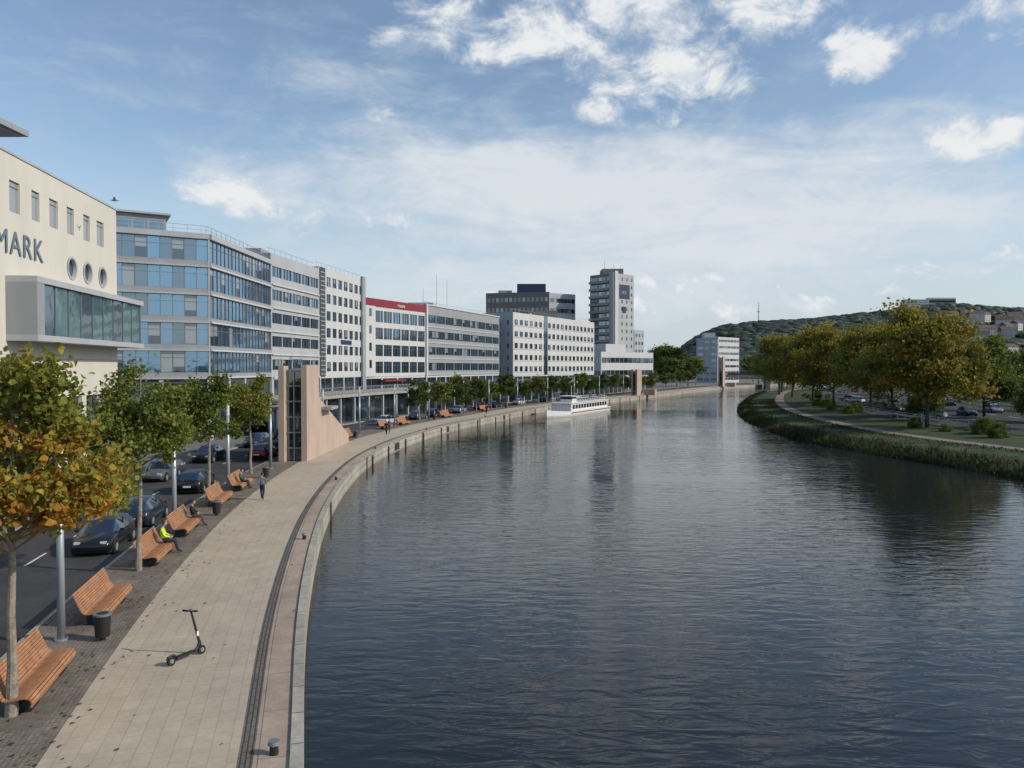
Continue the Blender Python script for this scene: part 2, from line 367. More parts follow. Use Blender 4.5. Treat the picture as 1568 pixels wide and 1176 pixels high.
def text(parent,s,size,pos,tdir,m,ext=.05,name='sign_letters',al='LEFT'):
    c=bpy.data.curves.new(name,'FONT'); c.body=s; c.size=size; c.extrude=ext; c.align_x=al; c.space_character=1.15
    c.materials.append(MATS[m]); o=bpy.data.objects.new(name,c); COL.objects.link(o)
    t=Vector((tdir.x,tdir.y,0)); z=Vector((0,0,1)); n=t.cross(z)
    o.matrix_world=Matrix((( t.x,z.x,n.x,pos[0]),(t.y,z.y,n.y,pos[1]),(t.z,z.z,n.z,pos[2]),(0,0,0,1)))
    if parent: o.parent=parent
    return o
mat('sign_blue',(0.12,0.17,0.22),0.5)
text(e,'DANMARK',1.95,f.P(aY(48.2),T+.06,15.0),f.t,'sign_blue',ext=.02,al='RIGHT')

# --- glass office
mb=MB(); P0=(-62,74.7);P1=(-35.4,90);P2=(-35.1,111.6)
core(mb,[P0,P1,P2,(-62,111)],-1,23.2)
gs=('glass_blue','glass_blue','glass_blue','glass_mid','glass_blind','glass_blue')
f1=facade(mb,P0,P1,7.2,23.9,5,12,1.0,.2,.76,'grey_panel',2,gs,par=.55,slab='light_grey',transom=True)
f2=facade(mb,P1,P2,7.2,23.9,5,9,1.0,.16,.8,'grey_panel',2,gs+('glass_blue',),par=.55,slab='white_panel',transom=True)
f1.box('corner','light_grey',f1.L-.05,f1.L+.15,0,.3,7.2,23.9)
for ff in(f1,f2):
    n=int(ff.L/5)
    ff.box('parapet','light_grey',-.1,ff.L+.1,.29,.5,23.3,23.92)
    for i in range(n+1):
        a=ff.L*i/n; ff.box('column','light_grey',a-.25,a+.25,0,.4,0,7.05)
    for i in range(n*2):
        ff.quad('shop_glass',random.choice(['glass_dark','glass_mid']),ff.L*i/n/2,ff.L*(i+1)/n/2,.1,0,6.6)
        ff.box('frames','frame_grey',ff.L*i/n/2,ff.L*i/n/2+.08,.1,.2,0,6.6)
    ff.box('fascia','dark_panel',0,ff.L,0,.2,6.6,7.08); ff.box('frames','frame_grey',0,ff.L,.1,.22,3.3,3.5)
    for i in range(int(ff.L/1.5)+1): ff.box('roof_rail','steel',i*1.5-.02,i*1.5+.02,-.2,-.16,23.2,24.9)
    ff.box('roof_rail','steel',0,ff.L,-.2,-.16,24.86,24.92); ff.box('roof_rail','steel',0,ff.L,-.2,-.17,24.4,24.44)
pt=Fac(mb,(-49.5,92),(-42.8,95.8))
pt.box('penthouse','grey_panel',0,pt.L,-6,0,23.2,27.2); pt.box('penthouse_roof','light_grey',-.5,pt.L+.5,-6.5,.5,27.2,27.45)
for i in range(4): pt.quad('windows','glass_mid',.5+i*1.8,2+i*1.8,.02,24.6,26.6)
mb.emit('glass_office_building')

def shopbase(mb,p0,p1,z=6.6):
    ff=Fac(mb,p0,p1); n=max(2,int(ff.L/5))
    for i in range(n):
        a=ff.L*i/n; ff.box('column','light_grey',a,a+.5,0,.3,0,z)
        ff.quad('shop_glass',random.choice(['glass_dark','glass_dark','glass_mid']),a+.5,ff.L*(i+1)/n,.1,0,z)
        ff.box('frames','frame_grey',a+2.3,a+2.4,.1,.2,0,z)
    ff.box('fascia','white_panel',0,ff.L,0,.26,z,z+.35)
    return ff
rg=('glass_dark','glass_mid','glass_blind','glass_mid','glass_blue')
mb=MB(); p0,p1=(-35.1,112),(-32.75,129.6)
boxbuild(mb,p0,p1,22,6.9,25,dict(nf=5,nb=5,ww=.94,sill=.34,wh=.46,wall='light_grey',mull=3,glass=rg,par=1.1,slab='white_panel'),dict(nf=5,nb=5,ww=.6,wall='light_grey'))
ff=shopbase(mb,p0,p1); rooftop(mb,p0,p1,15,25,5,1); mb.box('roof_plant','grey_panel',(-42,120,25.6),(8,6,1.8)); e=mb.emit('office_building')
text(e,'Herrges',1.3,ff.P(6,.3,9.2),ff.t,'sign_blue')
mb=MB(); p0,p1=(-32.7,130),(-29.1,150)
boxbuild(mb,p0,p1,20,6.9,25.4,dict(nf=6,nb=8,ww=.66,sill=.28,wh=.56,wall='white_panel',mull=2,glass=rg,par=.9),dict(nf=6,nb=5,ww=.5,wall='white_panel'))
ff=Fac(mb,p0,p1)
ff.box('stair_glazing','dark_panel',0.0,2.2,.285,.42,6.9,25.4)
for i in range(24): ff.box('louvres','steel',0.1,2.1,.43,.5,7.2+i*.75,7.4+i*.75)
ff.box('end_pier','grey_panel',ff.L-1.6,ff.L+.05,.29,.7,0,25.9); ff.box('sign_panel','blue_panel',9,14,.29,.36,12.6,13.4)
shopbase(mb,p0,p1); rooftop(mb,p0,p1,15,25.4,4,2); mb.emit('office_building')
mb=MB(); p0,p1=(-29.0,150.4),(-19.5,170.9)
boxbuild(mb,p0,p1,18,6.6,20.6,dict(nf=4,nb=7,ww=.9,sill=.2,wh=.68,wall='white_panel',mull=3,glass=('glass_mid','glass_blue','glass_dark','glass_mid','glass_blue'),par=.4,transom=True),dict(nf=4,nb=5,ww=.5,wall='white_panel'))
ff=Fac(mb,p0,p1); ff.box('red_attic','red_panel',-.3,ff.L+.3,-.5,.45,20.62,22.1); ff.box('end_wall','white_panel',-.3,3.4,.29,.5,6.6,20.6)
for i in range(4): ff.box('narrow_window','glass_dark',1.3,2.1,.5,.52,8.3+i*3.4,9.9+i*3.4)
ff.box('red_awning','red_panel',5,13,.3,1.6,5.6,5.9)
shopbase(mb,p0,p1,6.2); e=mb.emit('red_roof_building')
text(e,'rosso',1.1,ff.P(ff.L*.5,.5,20.95),ff.t,'white_paint')
mb=MB(); p0,p1=(-19.3,171.2),(-3.9,213.6)
boxbuild(mb,p0,p1,15,6.6,22.2,dict(nf=4,nb=9,ww=.95,sill=.3,wh=.5,wall='grey_panel',mull=3,glass=('glass_mid','glass_blue','glass_blind','glass_mid'),par=1.3),dict(nf=4,nb=4,ww=.6,wall='grey_panel'))
ff=shopbase(mb,p0,p1,6.2); ff.box('roof_trim','white_panel',-.3,ff.L+.3,-.3,.5,22.22,22.5)
ff.box('edge_pier','white_panel',-.25,.5,.29,.55,6.6,22.2)
for i in range(4): ff.box('sill_line','light_grey',0.5,ff.L,.29,.42,6.7+i*3.575,7.0+i*3.575)
mb.box('roof_plant','light_grey',(-22,190,23),(6,9,2)); rooftop(mb,p0,p1,12,22.2,6,3)
for x,y,h in((-20,205,33),(-17.5,208,32),(-23,200,29)): mb.cyl('mast','steel',(x,y,22),(x,y,h),.09,.05,6)
mb.emit('office_building')
mb=MB(); p0,p1=(0.2,218),(28.3,269)
boxbuild(mb,p0,p1,14,6.2,24,dict(nf=5,nb=19,ww=.62,sill=.3,wh=.46,wall='white_panel',mull=2,glass=('glass_dark','glass_mid','glass_dark','glass_blind'),par=1.2),dict(nf=5,nb=5,ww=.25,wall='light_grey',sill=.3,wh=.4,par=1.2))
ff=shopbase(mb,p0,p1,5.8)
for i in range(5): ff.box('sill_line','light_grey',0,ff.L,.283,.36,6.9+i*3.32,7.1+i*3.32)
ff.box('glazed_stair','glass_mid',ff.L*.33,ff.L*.37,.29,.4,6.2,24); mb.box('roof_plant','brown_block',(10,252,25.2),(9,12,2.6)); rooftop(mb,p0,p1,12,24,6,4); mb.emit('white_office_building')
mb=MB()
fr=dict(nf=9,nb=14,ww=.62,sill=.35,wh=.42,wall='brown_block',mull=1,glass=('glass_dark','glass_mid','glass_dark'),par=1.2)
boxbuild(mb,(-11,336),(15.6,330),14,0,40.6,fr,dict(nf=9,nb=6,ww=.5,wall='brown_block'))
fr2=dict(fr); fr2['nb']=7; fr2['wall']='light_grey'; fr2['ww']=.98
boxbuild(mb,(16,330.4),(27.3,338),14,0,40.2,fr2,dict(nf=9,nb=6,ww=.5,wall='brown_block'))
mb.box('penthouse','blue_panel',(8.5,341,42.5),(12.5,8,4.6)); mb.box('penthouse','grey_panel',(-3,341,41),(6,6,2)); mb.emit('office_block')
mb=MB(); pl,pc,pr=(34.0,334.5),(43,325),(52.4,333.6)
core(mb,[pl,pc,pr,(43.4,343)],0,47.6)
fl=facade(mb,pl,pc,0,48,15,3,.96,.38,.5,'brown_block',2,('glass_dark','glass_mid'),par=.8)
for i in range(15): fl.box('balcony','concrete',.3,fl.L-2.6,.29,1.6,i*3.147+.05,i*3.147+1.05)
fl.box('pier','light_grey',fl.L-2.4,fl.L,.29,.6,0,48.4)
fr_=facade(mb,pc,pr,0,48,15,4,.3,.3,.45,'light_grey',1,('glass_dark','glass_mid'),par=.8)
fr_.box('stair_strip','white_panel',0,2.0,.29,.5,0,49); fr_.box('banner','blue_panel',3.0,9.8,.29,.4,37.5,43.5); fr_.box('banner','blue_panel',5,7.4,.29,.4,31.5,34.2)
mb.box('roof_plant','brown_block',(43,334,49),(9,9,2.8))
for x,h in((40,53),(44,52),(47,51)): mb.cyl('mast','steel',(x,334,49),(x,334,h+1.2),.12,.08,6)
e=mb.emit('high_rise_tower')
text(e,'IKK',2.0,fr_.P(4.2,.45,39.5),fr_.t,'light_grey')
mb=MB(); boxbuild(mb,(52.9,334.2),(57.5,338.5),12,0,24.5,dict(nf=7,nb=3,ww=.7,sill=.3,wh=.4,wall='light_grey')); mb.emit('stair_block')
mb=MB(); boxbuild(mb,(33,286),(56,308),14,3.5,14.2,dict(nf=2,nb=12,ww=.97,sill=.38,wh=.42,wall='white_panel',mull=1,glass=('glass_dark','glass_mid'),par=1.2)); ff=shopbase(mb,(33,286),(56,308),3.2); ff.box('upper_box','white_panel',4,16,-9,-1,14,17.2); mb.emit('pavilion_building')
mb=MB(); boxbuild(mb,(101,421),(110,413),12,0,24.2,dict(nf=7,nb=3,ww=.8,sill=.35,wh=.42,wall='light_grey'),dict(nf=7,nb=6,ww=.7,sill=.35,wh=.42,wall='white_panel'))
boxbuild(mb,(110.6,413.4),(125.5,427.5),10,0,24.6,dict(nf=7,nb=7,ww=.95,sill=.42,wh=.36,wall='white_panel',mull=2)); mb.box('roof_plant','light_grey',(108,424,25.6),(6,6,3)); mb.emit('apartment_block')

# --- elevated deck
mb=MB(); s0,s1=quay.sY(92),quay.sY(262)
qs=np.arange(s0,s1,4.5)
for a,b_ in zip(qs[:-1],qs[1:]):
    x0,y0,_=quay.at(a,15.9);x1,y1,_=quay.at(b_,15.9); ff=Fac(mb,(x0,y0),(x1,y1)); l=ff.L
    ff.box('deck_slab','concrete',0,l+.02,-9,.6,4.0,4.42)
    ff.box('column','light_grey',0,.35,-.1,.25,0,4.0)
    ff.box('frames','frame_grey',l/2,l/2+.08,-1.2,-1.1,0,4); ff.quad('glazing',random.choice(['glass_dark','glass_dark','glass_dark','glass_mid']),0,l+.1,-1.25,0,4.0)
    for k in range(4): ff.box('railing','steel',k*l/4,k*l/4+.05,.45,.5,4.42,5.5)
    ff.box('railing','steel',0,l,.44,.51,5.45,5.52)
    for z in(4.65,4.85,5.05,5.25): ff.box('railing','steel',0,l,.46,.48,z,z+.03)
mb.emit('elevated_walkway')

# --- lift tower with stair wall
mb=MB()
mb.box('pier','sandstone',(-20.6,69.4,4.3),(.5,1.4,8.6))
mb.box('wall','sandstone',(-18.7,71.4,4.35),(.5,4.4,8.7))
mb.box('wall_back','sandstone',(-19.95,73.6,4.2),(1.9,.5,8.4))
mb.box('lift_glass','glass_dark',(-19.65,70.3,4.15),(1.38,1.6,8.2))
for z in(1.2,2.6,4.0,5.4,6.8,8.1): mb.box('lift_frame','frame_grey',(-19.65,69.42,z),(1.36,.12,.12))
mb.box('lift_frame','frame_grey',(-19.65,69.40,4.1),(.08,.14,8.1))
xw=-18.47
V=[(xw-.25,73.61,0),(xw+.0,73.61,0),(xw-.25,73.61,5.6),(xw,73.61,5.6),(xw-.25,87.0,0),(xw,87.0,0),(xw-.25,87.0,.9),(xw,87.0,.9)]
mb.add('stair_wall','sandstone',V,[(0,2,3,1),(4,5,7,6),(0,4,6,2),(1,3,7,5),(2,6,7,3)])
V=[(v[0]-2.3,v[1],v[2]) for v in V]; mb.add('stair_wall','sandstone',V,[(0,2,3,1),(4,5,7,6),(0,4,6,2),(1,3,7,5),(2,6,7,3)])
for i in range(26): mb.box('stair_steps','concrete',(-19.75,86.4-i*.48,(i+1)*.17/2),(2.0,.48,(i+1)*.17))
mb.box('landing','concrete',(-21.5,76,4.5),(8,3,.3)); mb.emit('lift_tower')
for px_,Y,h in((978,232,7.8),(1108,330,13)):
    X=(px_-784)*Y/F; mb=MB(); mb.box('wall','sandstone',(0,0,h/2),(.5,4,h)); mb.box('pier','sandstone',(-1.8,0,h/2),(.5,1.5,h)); mb.box('lift_glass','glass_dark',(-.9,0,h/2-.2),(1.2,1.4,h-.5)); mb.box('steps_block','sandstone',(2.6,3,.9),(3.5,2,1.8)); mb.emit('lift_tower',(X,Y,0),-.5)

# --- bridge (far)
mb=MB(); ff=Fac(mb,(104,372),(220,352))
ff.box('deck','concrete',0,ff.L,-10,0,3.4,5.0)
for a in(18,46,78): ff.box('pier','concrete',a,a+2,-9,-1,-2,3.4)
ff.box('parapet','dark_panel',0,ff.L,0,.15,4.7,5.6)
for i in range(40): ff.box('railing','steel',i*2.8,i*2.8+.08,-.1,-.02,5.0,6.6)
ff.box('railing','steel',0,ff.L,-.1,-.02,6.5,6.65)
mb.emit('road_bridge')

# ------------------------------------------------------------ street furniture
prof=[(0.02,.22),(0.0,.34),(.06,.44),(.18,.47),(.34,.455),(.5,.43),(.62,.44),(.71,.53),(.78,.68),(.85,.84),(.92,1.0),(.99,1.16)]
def resample(p,d):
    p=np.array(p); c=np.r_[0,np.cumsum(np.hypot(*np.diff(p,axis=0).T))]; s=np.arange(d/2,c[-1],d)
    return [(np.interp(q,c,p[:,0]),np.interp(q,c,p[:,1]),math.atan2(np.interp(q+.01,c,p[:,1])-np.interp(q-.01,c,p[:,1]),np.interp(q+.01,c,p[:,0])-np.interp(q-.01,c,p[:,0]))) for q in s]
BL=3.5
mb=MB()
for y,z,a in resample(prof,.088):
    M=Matrix.Translation((0,y,z))@Matrix.Rotation(a,4,'X'); mb.box('slats','bench_wood',(0,0,0),(BL,.070,.035),M)
for x in(-1.15,0,1.15):
    for i in range(len(prof)-1):
        (y0,z0),(y1,z1)=prof[i],prof[i+1]; mb.cyl('bracket','black_steel',(x,y0+.02,z0-.045),(x,y1+.02,z1-.045),.028,n=6)
    if x: 
        mb.box('leg','black_steel',(x,.42,.2),(.5,.46,.36)); mb.box('foot','black_steel',(x,.42,.02),(.6,.6,.04))
        mb.cyl('strut','black_steel',(x,.62,.25),(x,.9,.8),.03,n=6)
bench=mb.emit('park_bench')
bx0=6.35
for i,Y in enumerate((14.0,21.8,28.2,35.4,41.0,49.0,54.8,86,91.5,105,112,128,147)):
    x,y,a=quay.at(quay.sY(Y),bx0)
    if i==0: bench.location=(x,y,0); bench.rotation_euler=(0,0,a)
    else: dup(bench,'park_bench',(x,y,0),a)
mb=MB(); mb.cyl('pole','steel',(0,0,0),(0,0,5.2),.12,.10,14); mb.cyl('base_plate','steel',(0,0,0),(0,0,.05),.2,n=14)
mb.cyl('lantern','lamp_glass',(0,0,5.2),(0,0,6.0),.11,n=14); mb.cyl('cap','steel',(0,0,6.0),(0,0,6.08),.16,n=14); mb.box('hatch','frame_grey',(.12,0,.9),(.02,.09,.35))
lamp=mb.emit('street_lamp',smooth=('pole',)); fl_=True
for Y in(11,25.6,41.0,53.5,65.0,83,96,109,122,136,150,165,181,197,214,232,250):
    q=quay.sY(Y); x,y,a=quay.at(q,7.35 if Y<60 else 7.0)
    if fl_: lamp.location=(x,y,0); fl_=False
    else: dup(lamp,'street_lamp',(x,y,0),a)
mb=MB(); mb.cyl('body','black_steel',(0,0,.12),(0,0,.78),.21,.25,18); mb.cyl('rim','frame_grey',(0,0,.78),(0,0,.84),.27,n=18); mb.cyl('post','black_steel',(0,0,0),(0,0,.12),.09); mb.cyl('opening','interior',(0,0,.84),(0,0,.845),.17,n=18)
binn=mb.emit('litter_bin'); first=True
for Y in(25.3,45,59.5,92,122,157):
    x,y,a=quay.at(quay.sY(Y),6.1)
    if first: binn.location=(x,y,0); first=False
    else: dup(binn,'litter_bin',(x,y,0),0)
mb=MB(); mb.cyl('shaft','black_steel',(0,0,0),(0,0,.22),.10,.09,14); mb.cyl('cap','frame_grey',(0,0,.22),(0,0,.30),.14,.12,14)
bol=mb.emit('mooring_bollard'); first=True
for Y in(16.9,38,58,80,104,130,158,186):
    x,y,a=quay.at(quay.sY(Y),.62)
    if first: bol.location=(x,y,0); first=False
    else: dup(bol,'mooring_bollard',(x,y,0),0)
mb=MB()
for Y in(48,72,100,126):
    x,y,a=quay.at(quay.sY(Y),-.06)
    for d in(-.25,.25): mb.cyl('rail','black_steel',(x+math.cos(a)*d,y+math.sin(a)*d,-1.5),(x+math.cos(a)*d,y+math.sin(a)*d,.05),.03,n=6)
    for k in range(5): mb.cyl('rung','black_steel',(x-math.cos(a)*.25,y-math.sin(a)*.25,-1.2+k*.27),(x+math.cos(a)*.25,y+math.sin(a)*.25,-1.2+k*.27),.02,n=6)
mb.emit('quay_ladder')
mb=MB()
for Y,w in((88,2.2),(112,1.0),(138,1.0)):
    x,y,a=quay.at(quay.sY(Y),-.02); M=Matrix.Translation((x,y,-.6))@Matrix.Rotation(a,4,'Z'); mb.box('opening','interior',(0,0,.05),(w,.06,.8),M); mb.box('surround','concrete',(0,-.03,.52),(w+.3,.12,.1),M)
mb.emit('storm_drain_outlet')
mb=MB()
for q in np.arange(quay.sY(75),quay.sY(230),8.5):
    x,y,a=quay.at(q,-.09); mb.box('post','bark_dark',(x,y,-.75),(.14,.14,1.3))
mb.emit('fender_posts')

# scooter
mb=MB()
mb.box('deck','black_steel',(-.02,0,.14),(.60,.15,.05)); mb.box('deck_mat','tyre',(-.04,0,.17),(.5,.12,.012))
def wheel(mb,x,r=.11,w=.05):
    mb.cyl('wheel','tyre',(x,-w/2,r),(x,w/2,r),r,n=20); mb.cyl('hub','frame_grey',(x,-w/2-.01,r),(x,w/2+.01,r),r*.5,n=14)
wheel(mb,.47);wheel(mb,-.44)
mb.tube('neck','black_steel',[(.26,0,.14),(.36,0,.2),(.43,0,.32)],[.035,.035,.035]); mb.tube('fork','black_steel',[(.43,0,.34),(.47,0,.11)],[.035,.025])
mb.tube('stem','black_steel',[(.43,0,.28),(.26,0,1.15)],[.034,.026],10)
mb.tube('handlebar','black_steel',[(.23,-.26,1.17),(.26,0,1.15),(.23,.26,1.17)],[.022,.02,.022]); mb.tube('grip','tyre',[(.23,-.27,1.17),(.245,-.14,1.16)],[.026,.026]); mb.tube('grip','tyre',[(.23,.27,1.17),(.245,.14,1.16)],[.026,.026])
mb.box('display','frame_grey',(.27,0,1.19),(.07,.06,.04)); mb.box('stem_label','white_paint',(.375,0,.55),(.05,.074,.12))
mb.tube('rear_fender','black_steel',[(-.30,0,.19),(-.40,0,.245),(-.52,0,.22),(-.57,0,.17)],[.035,.03,.03,.02]); mb.tube('kickstand','frame_grey',[(-.1,.08,.12),(-.16,.2,.0)],[.012,.012])
se=mb.emit('electric_scooter',(-9.45,22.2,0),math.radians(62),1.15); se.rotation_euler=(math.radians(-7),0,math.radians(62))

# ------------------------------------------------------------ cars
def car(name,paint,loc,rot,van=False):
    mb=MB()
    if not van: st=[(-2.14,.70,.42,.72,.74,.62),(-2.08,.80,.26,.84,.86,.66),(-1.92,.86,.22,.92,.98,.66),(-1.5,.885,.2,.94,1.36,.60),(-1.0,.89,.2,.94,1.45,.60),(-.1,.89,.2,.93,1.48,.60),(.45,.885,.2,.91,1.40,.59),(1.15,.87,.2,.88,.92,.70),(1.7,.85,.2,.80,.83,.62),(2.0,.79,.24,.68,.71,.56),(2.14,.68,.32,.56,.58,.5)]
    else: st=[(-2.5,.85,.4,1.0,1.95,.74),(-2.4,.92,.25,1.1,2.15,.78),(-1.0,.95,.2,1.1,2.2,.78),(.8,.95,.2,1.1,2.15,.78),(1.2,.95,.2,1.1,2.0,.74),(1.9,.93,.2,1.05,1.1,.75),(2.4,.88,.22,.9,.93,.68),(2.55,.78,.35,.7,.72,.6)]
    rows=[]
    for x,w,zb,be,tp,wr in st:
        mid=(zb+be)/2
        h=[(w*.9,zb),(w,zb+.12),(w*1.01,mid+.05),(w*.97,be),(wr,tp-.03),(wr*.85,tp),(0,tp+.02)]
        rows.append([(x,a,b_) for a,b_ in h]+[(x,-a,b_) for a,b_ in h[-2::-1]])
    n=len(rows[0]); V=[v for r in rows for v in r]; pa=[];gl=[]
    for i in range(len(rows)-1):
        c0=st[i][4]-st[i][3]; c1=st[i+1][4]-st[i+1][3]
        for k in range(n-1):
            q=(i*n+k,i*n+k+1,(i+1)*n+k+1,(i+1)*n+k)
            side=k in(3,n-5); cab=max(c0,c1)>.3
            if side and cab: gl.append(q)
            elif cab and min(c0,c1)<.15 and k in(4,5,6,7): gl.append(q)
            else: pa.append(q)
    pa+= [tuple(range(n))[::-1],tuple(range((len(rows)-1)*n,len(rows)*n))]
    mb.add('body',paint,V,pa); mb.add('windows','glass_dark',V,gl)
    L=st[-1][0]
    for x in(-L*.62,L*.64):
        for s_ in(-1,1):
            mb.cyl('wheel_arch','interior',(x,s_*.70,.34),(x,s_*(.905 if not van else .965),.34),.385,n=22)
            mb.cyl('wheel','tyre',(x,s_*.72,.31),(x,s_*(.925 if not van else .985),.31),.31,n=22); mb.cyl('rim','steel',(x,s_*.8,.31),(x,s_*(.932 if not van else .992),.31),.19,n=14)
    for s_ in(-1,1):
        mb.box('headlight','lamp_glass',(L-.13,s_*.55,.64 if not van else .8),(.16,.26,.12)); mb.box('tail_light','red_panel',(-L+.03,s_*.66,.76),(.1,.16,.16)); mb.box('mirror',paint,(.75 if not van else 1.4,s_*.98,.98 if not van else 1.2),(.1,.16,.13))
        mb.box('pillar',paint,(-.15,s_*.755,1.18),(.07,.05,.5)) if not van else None
    mb.box('number_plate','white_paint',(-L-.01,0,.55),(.02,.5,.11)); mb.box('sill','interior',(0,0,.2),(L*1.7,1.6,.12))
    return mb.emit(name,loc,rot,smooth=('body',))
def paint(n,c): 
    m=mat(n,c,0.25,0.2,0.03); m.node_tree.nodes['Principled BSDF'].inputs['Coat Weight'].default_value=0.6
for n,c in(('paint_black',(.012,.013,.016)),('paint_blue',(.015,.03,.06)),('paint_silver',(.30,.31,.33)),('paint_white',(.6,.6,.6)),('paint_red',(.20,.02,.02)),('paint_grey',(.1,.11,.12))): paint(n,c)
protos={c:None for c in('paint_black','paint_blue','paint_silver','paint_white','paint_red','paint_grey')}
def put_car(c,loc,rot):
    if protos[c] is None: protos[c]=car('parked_car',c,loc,rot)
    else: dup(protos[c],'parked_car',loc,rot)
def qcar(c,Y,off,flip=0):
    x,y,a=quay.at(quay.sY(Y),off); put_car(c,(x,y,-.12),a+flip*math.pi)
for c,Y,o,fl in(('paint_black',38.6,9.9,1),('paint_blue',44.4,9.9,0),('paint_black',55,9.9,0),('paint_red',73,9.9,0),('paint_grey',60.5,14.2,1),('paint_black',80,9.9,0),('paint_black',71,14.2,1),('paint_black',50,14.2,1),('paint_blue',83,14.2,1),('paint_black',91,14.2,0),('paint_silver',101,14.3,0),('paint_white',113,9.9,0),('paint_grey',124,9.9,0),('paint_black',130,9.9,0),('paint_silver',142,9.9,0),('paint_red',153,9.9,0),('paint_blue',160,9.9,0),('paint_white',172,9.9,0),('paint_black',186,9.9,0),('paint_white',205,9.9,0),('paint_silver',215,9.9,0)): qcar(c,Y,o,fl)
x,y,a=quay.at(quay.sY(196),10.2); car('delivery_van','paint_white',(x,y,-.12),a,True)
cc=list(protos)
for i,(q,o) in enumerate([(150,24),(157,24),(171,24),(178,24),(186,24),(206,24),(216,24),(160,33),(185,33),(215,33),(245,33),(150,41),(172,41),(200,41),(235,41),(270,36),(290,30)]):
    x,y,a=shore.at(q,-o); put_car(cc[(i*5+2)%6],(x,y,.68),a+(math.pi if o>30 else 0)+(0 if o>27 else .9))
mb=MB()
for off,z in((19.6,.7),(47,.75)):
    for q in np.arange(70,330,3):
        x,y,a=shore.at(q,-off); x1,y1,_=shore.at(q+3,-off); mb.cyl('post','steel',(x,y,z-.1),(x,y,z+.95),.05,n=6)
        ff=Fac(mb,(x,y),(x1,y1)); ff.box('rail','steel',0,ff.L,-.04,.04,z+.45,z+.75); ff.box('top_rail','steel',0,ff.L,-.03,.03,z+.95,z+1.02)
mb.emit('guard_rail')
mb=MB()
for a,b_ in zip(np.arange(60,240,8),np.arange(68,248,8)):
    x,y,_=shore.at(a,-58); x1,y1,_=shore.at(b_,-58); ff=Fac(mb,(x1,y1),(x,y)); ff.box('panel','concrete',0,ff.L,-.2,.2,1.0,3.1); ff.box('cap','light_grey',0,ff.L,-.3,.3,3.1,3.3)
mb.emit('retaining_wall')
for i,q in enumerate((100,135,170,205,240)):
    x,y,a=shore.at(q,-48); mb=MB(); mb.cyl('pole','steel',(0,0,0),(0,0,9),.11,.06,8); mb.tube('arm','steel',[(0,0,9),(-1.6,0,9.5)],[.05,.04]); mb.box('head','frame_grey',(-1.9,0,9.5),(.8,.28,.12)); mb.emit('street_light',(x,y,.8),a)

# ------------------------------------------------------------ boat
mb=MB()
secs=[]
for i in range(21):
    t=i/20; x=-16+32*t
    w=2.6*min(1,(1-max(0,(t-.72)/.28)**2.2))*min(1,.82+t*2) + .03
    sheer=1.0+0.55*max(0,(t-.7)/.3)**2
    secs.append([(x,-w,sheer),(x,-w*.97,.35),(x-(.5*max(0,(t-.8)/.2)),-w*.85,-.3),(x-(.5*max(0,(t-.8)/.2)),w*.85,-.3),(x,w*.97,.35),(x,w,sheer)])
V=[v for s_ in secs for v in s_]; n=6
mb.add('hull','white_paint',V,[(i*n+k,(i+1)*n+k,(i+1)*n+k+1,i*n+k+1) for i in range(20) for k in range(5)]+[(0,1,2,3,4,5)])
mb.add('deck','light_grey',V,[(i*n,i*n+5,(i+1)*n+5,(i+1)*n) for i in range(20)])
mb.box('cabin','white_paint',(-2.5,0,1.75),(22,4.4,1.6)); 
for s_ in(-1,1):
    mb.box('rub_rail','blue_panel',(-3,s_*2.64,.72),(24,.08,.14))
    for i in range(13): mb.box('cabin_window','glass_dark',(-12.3+i*1.62,s_*2.21,1.85),(1.25,.04,.85))
    for z in(3.2,3.6): mb.cyl('rail','white_paint',(-13,s_*2.2,z),(8,s_*2.2,z),.03,n=6)
    for i in range(15): mb.cyl('rail_post','white_paint',(-13+i*1.5,s_*2.2,2.6),(-13+i*1.5,s_*2.2,3.6),.03,n=6)
    for i in range(6): mb.cyl('bow_rail','white_paint',(9.5+i,s_*(2.4-.32*i*.9),1.1+.05*i),(9.5+i,s_*(2.4-.32*i*.9),2.0+.06*i),.03,n=6)
mb.box('upper_deck','white_paint',(-2.5,0,2.62),(23,4.8,.12)); mb.box('wheelhouse','white_paint',(4.6,0,3.3),(2.6,2.6,1.3)); mb.box('wheelhouse_glass','glass_dark',(4.7,0,3.6),(2.62,2.64,.5)); mb.box('wheelhouse_roof','white_paint',(4.6,0,4.0),(3.1,3,.1))
for i in range(8):
    mb.box('seat','blue_panel',(-11+i*1.7,1,3.0),(.5,1.4,.08)); mb.box('seat','blue_panel',(-11+i*1.7,-1,3.0),(.5,1.4,.08))
mb.cyl('mast','white_paint',(3,0,4),(3,0,6.2),.05,n=6); mb.cyl('flag_pole','white_paint',(-15.5,0,1),(-15.9,0,3.2),.03,n=6)
mb.emit('passenger_boat',(13.3,158.5,WZ),math.atan2(29,14.5)+math.pi,.95)

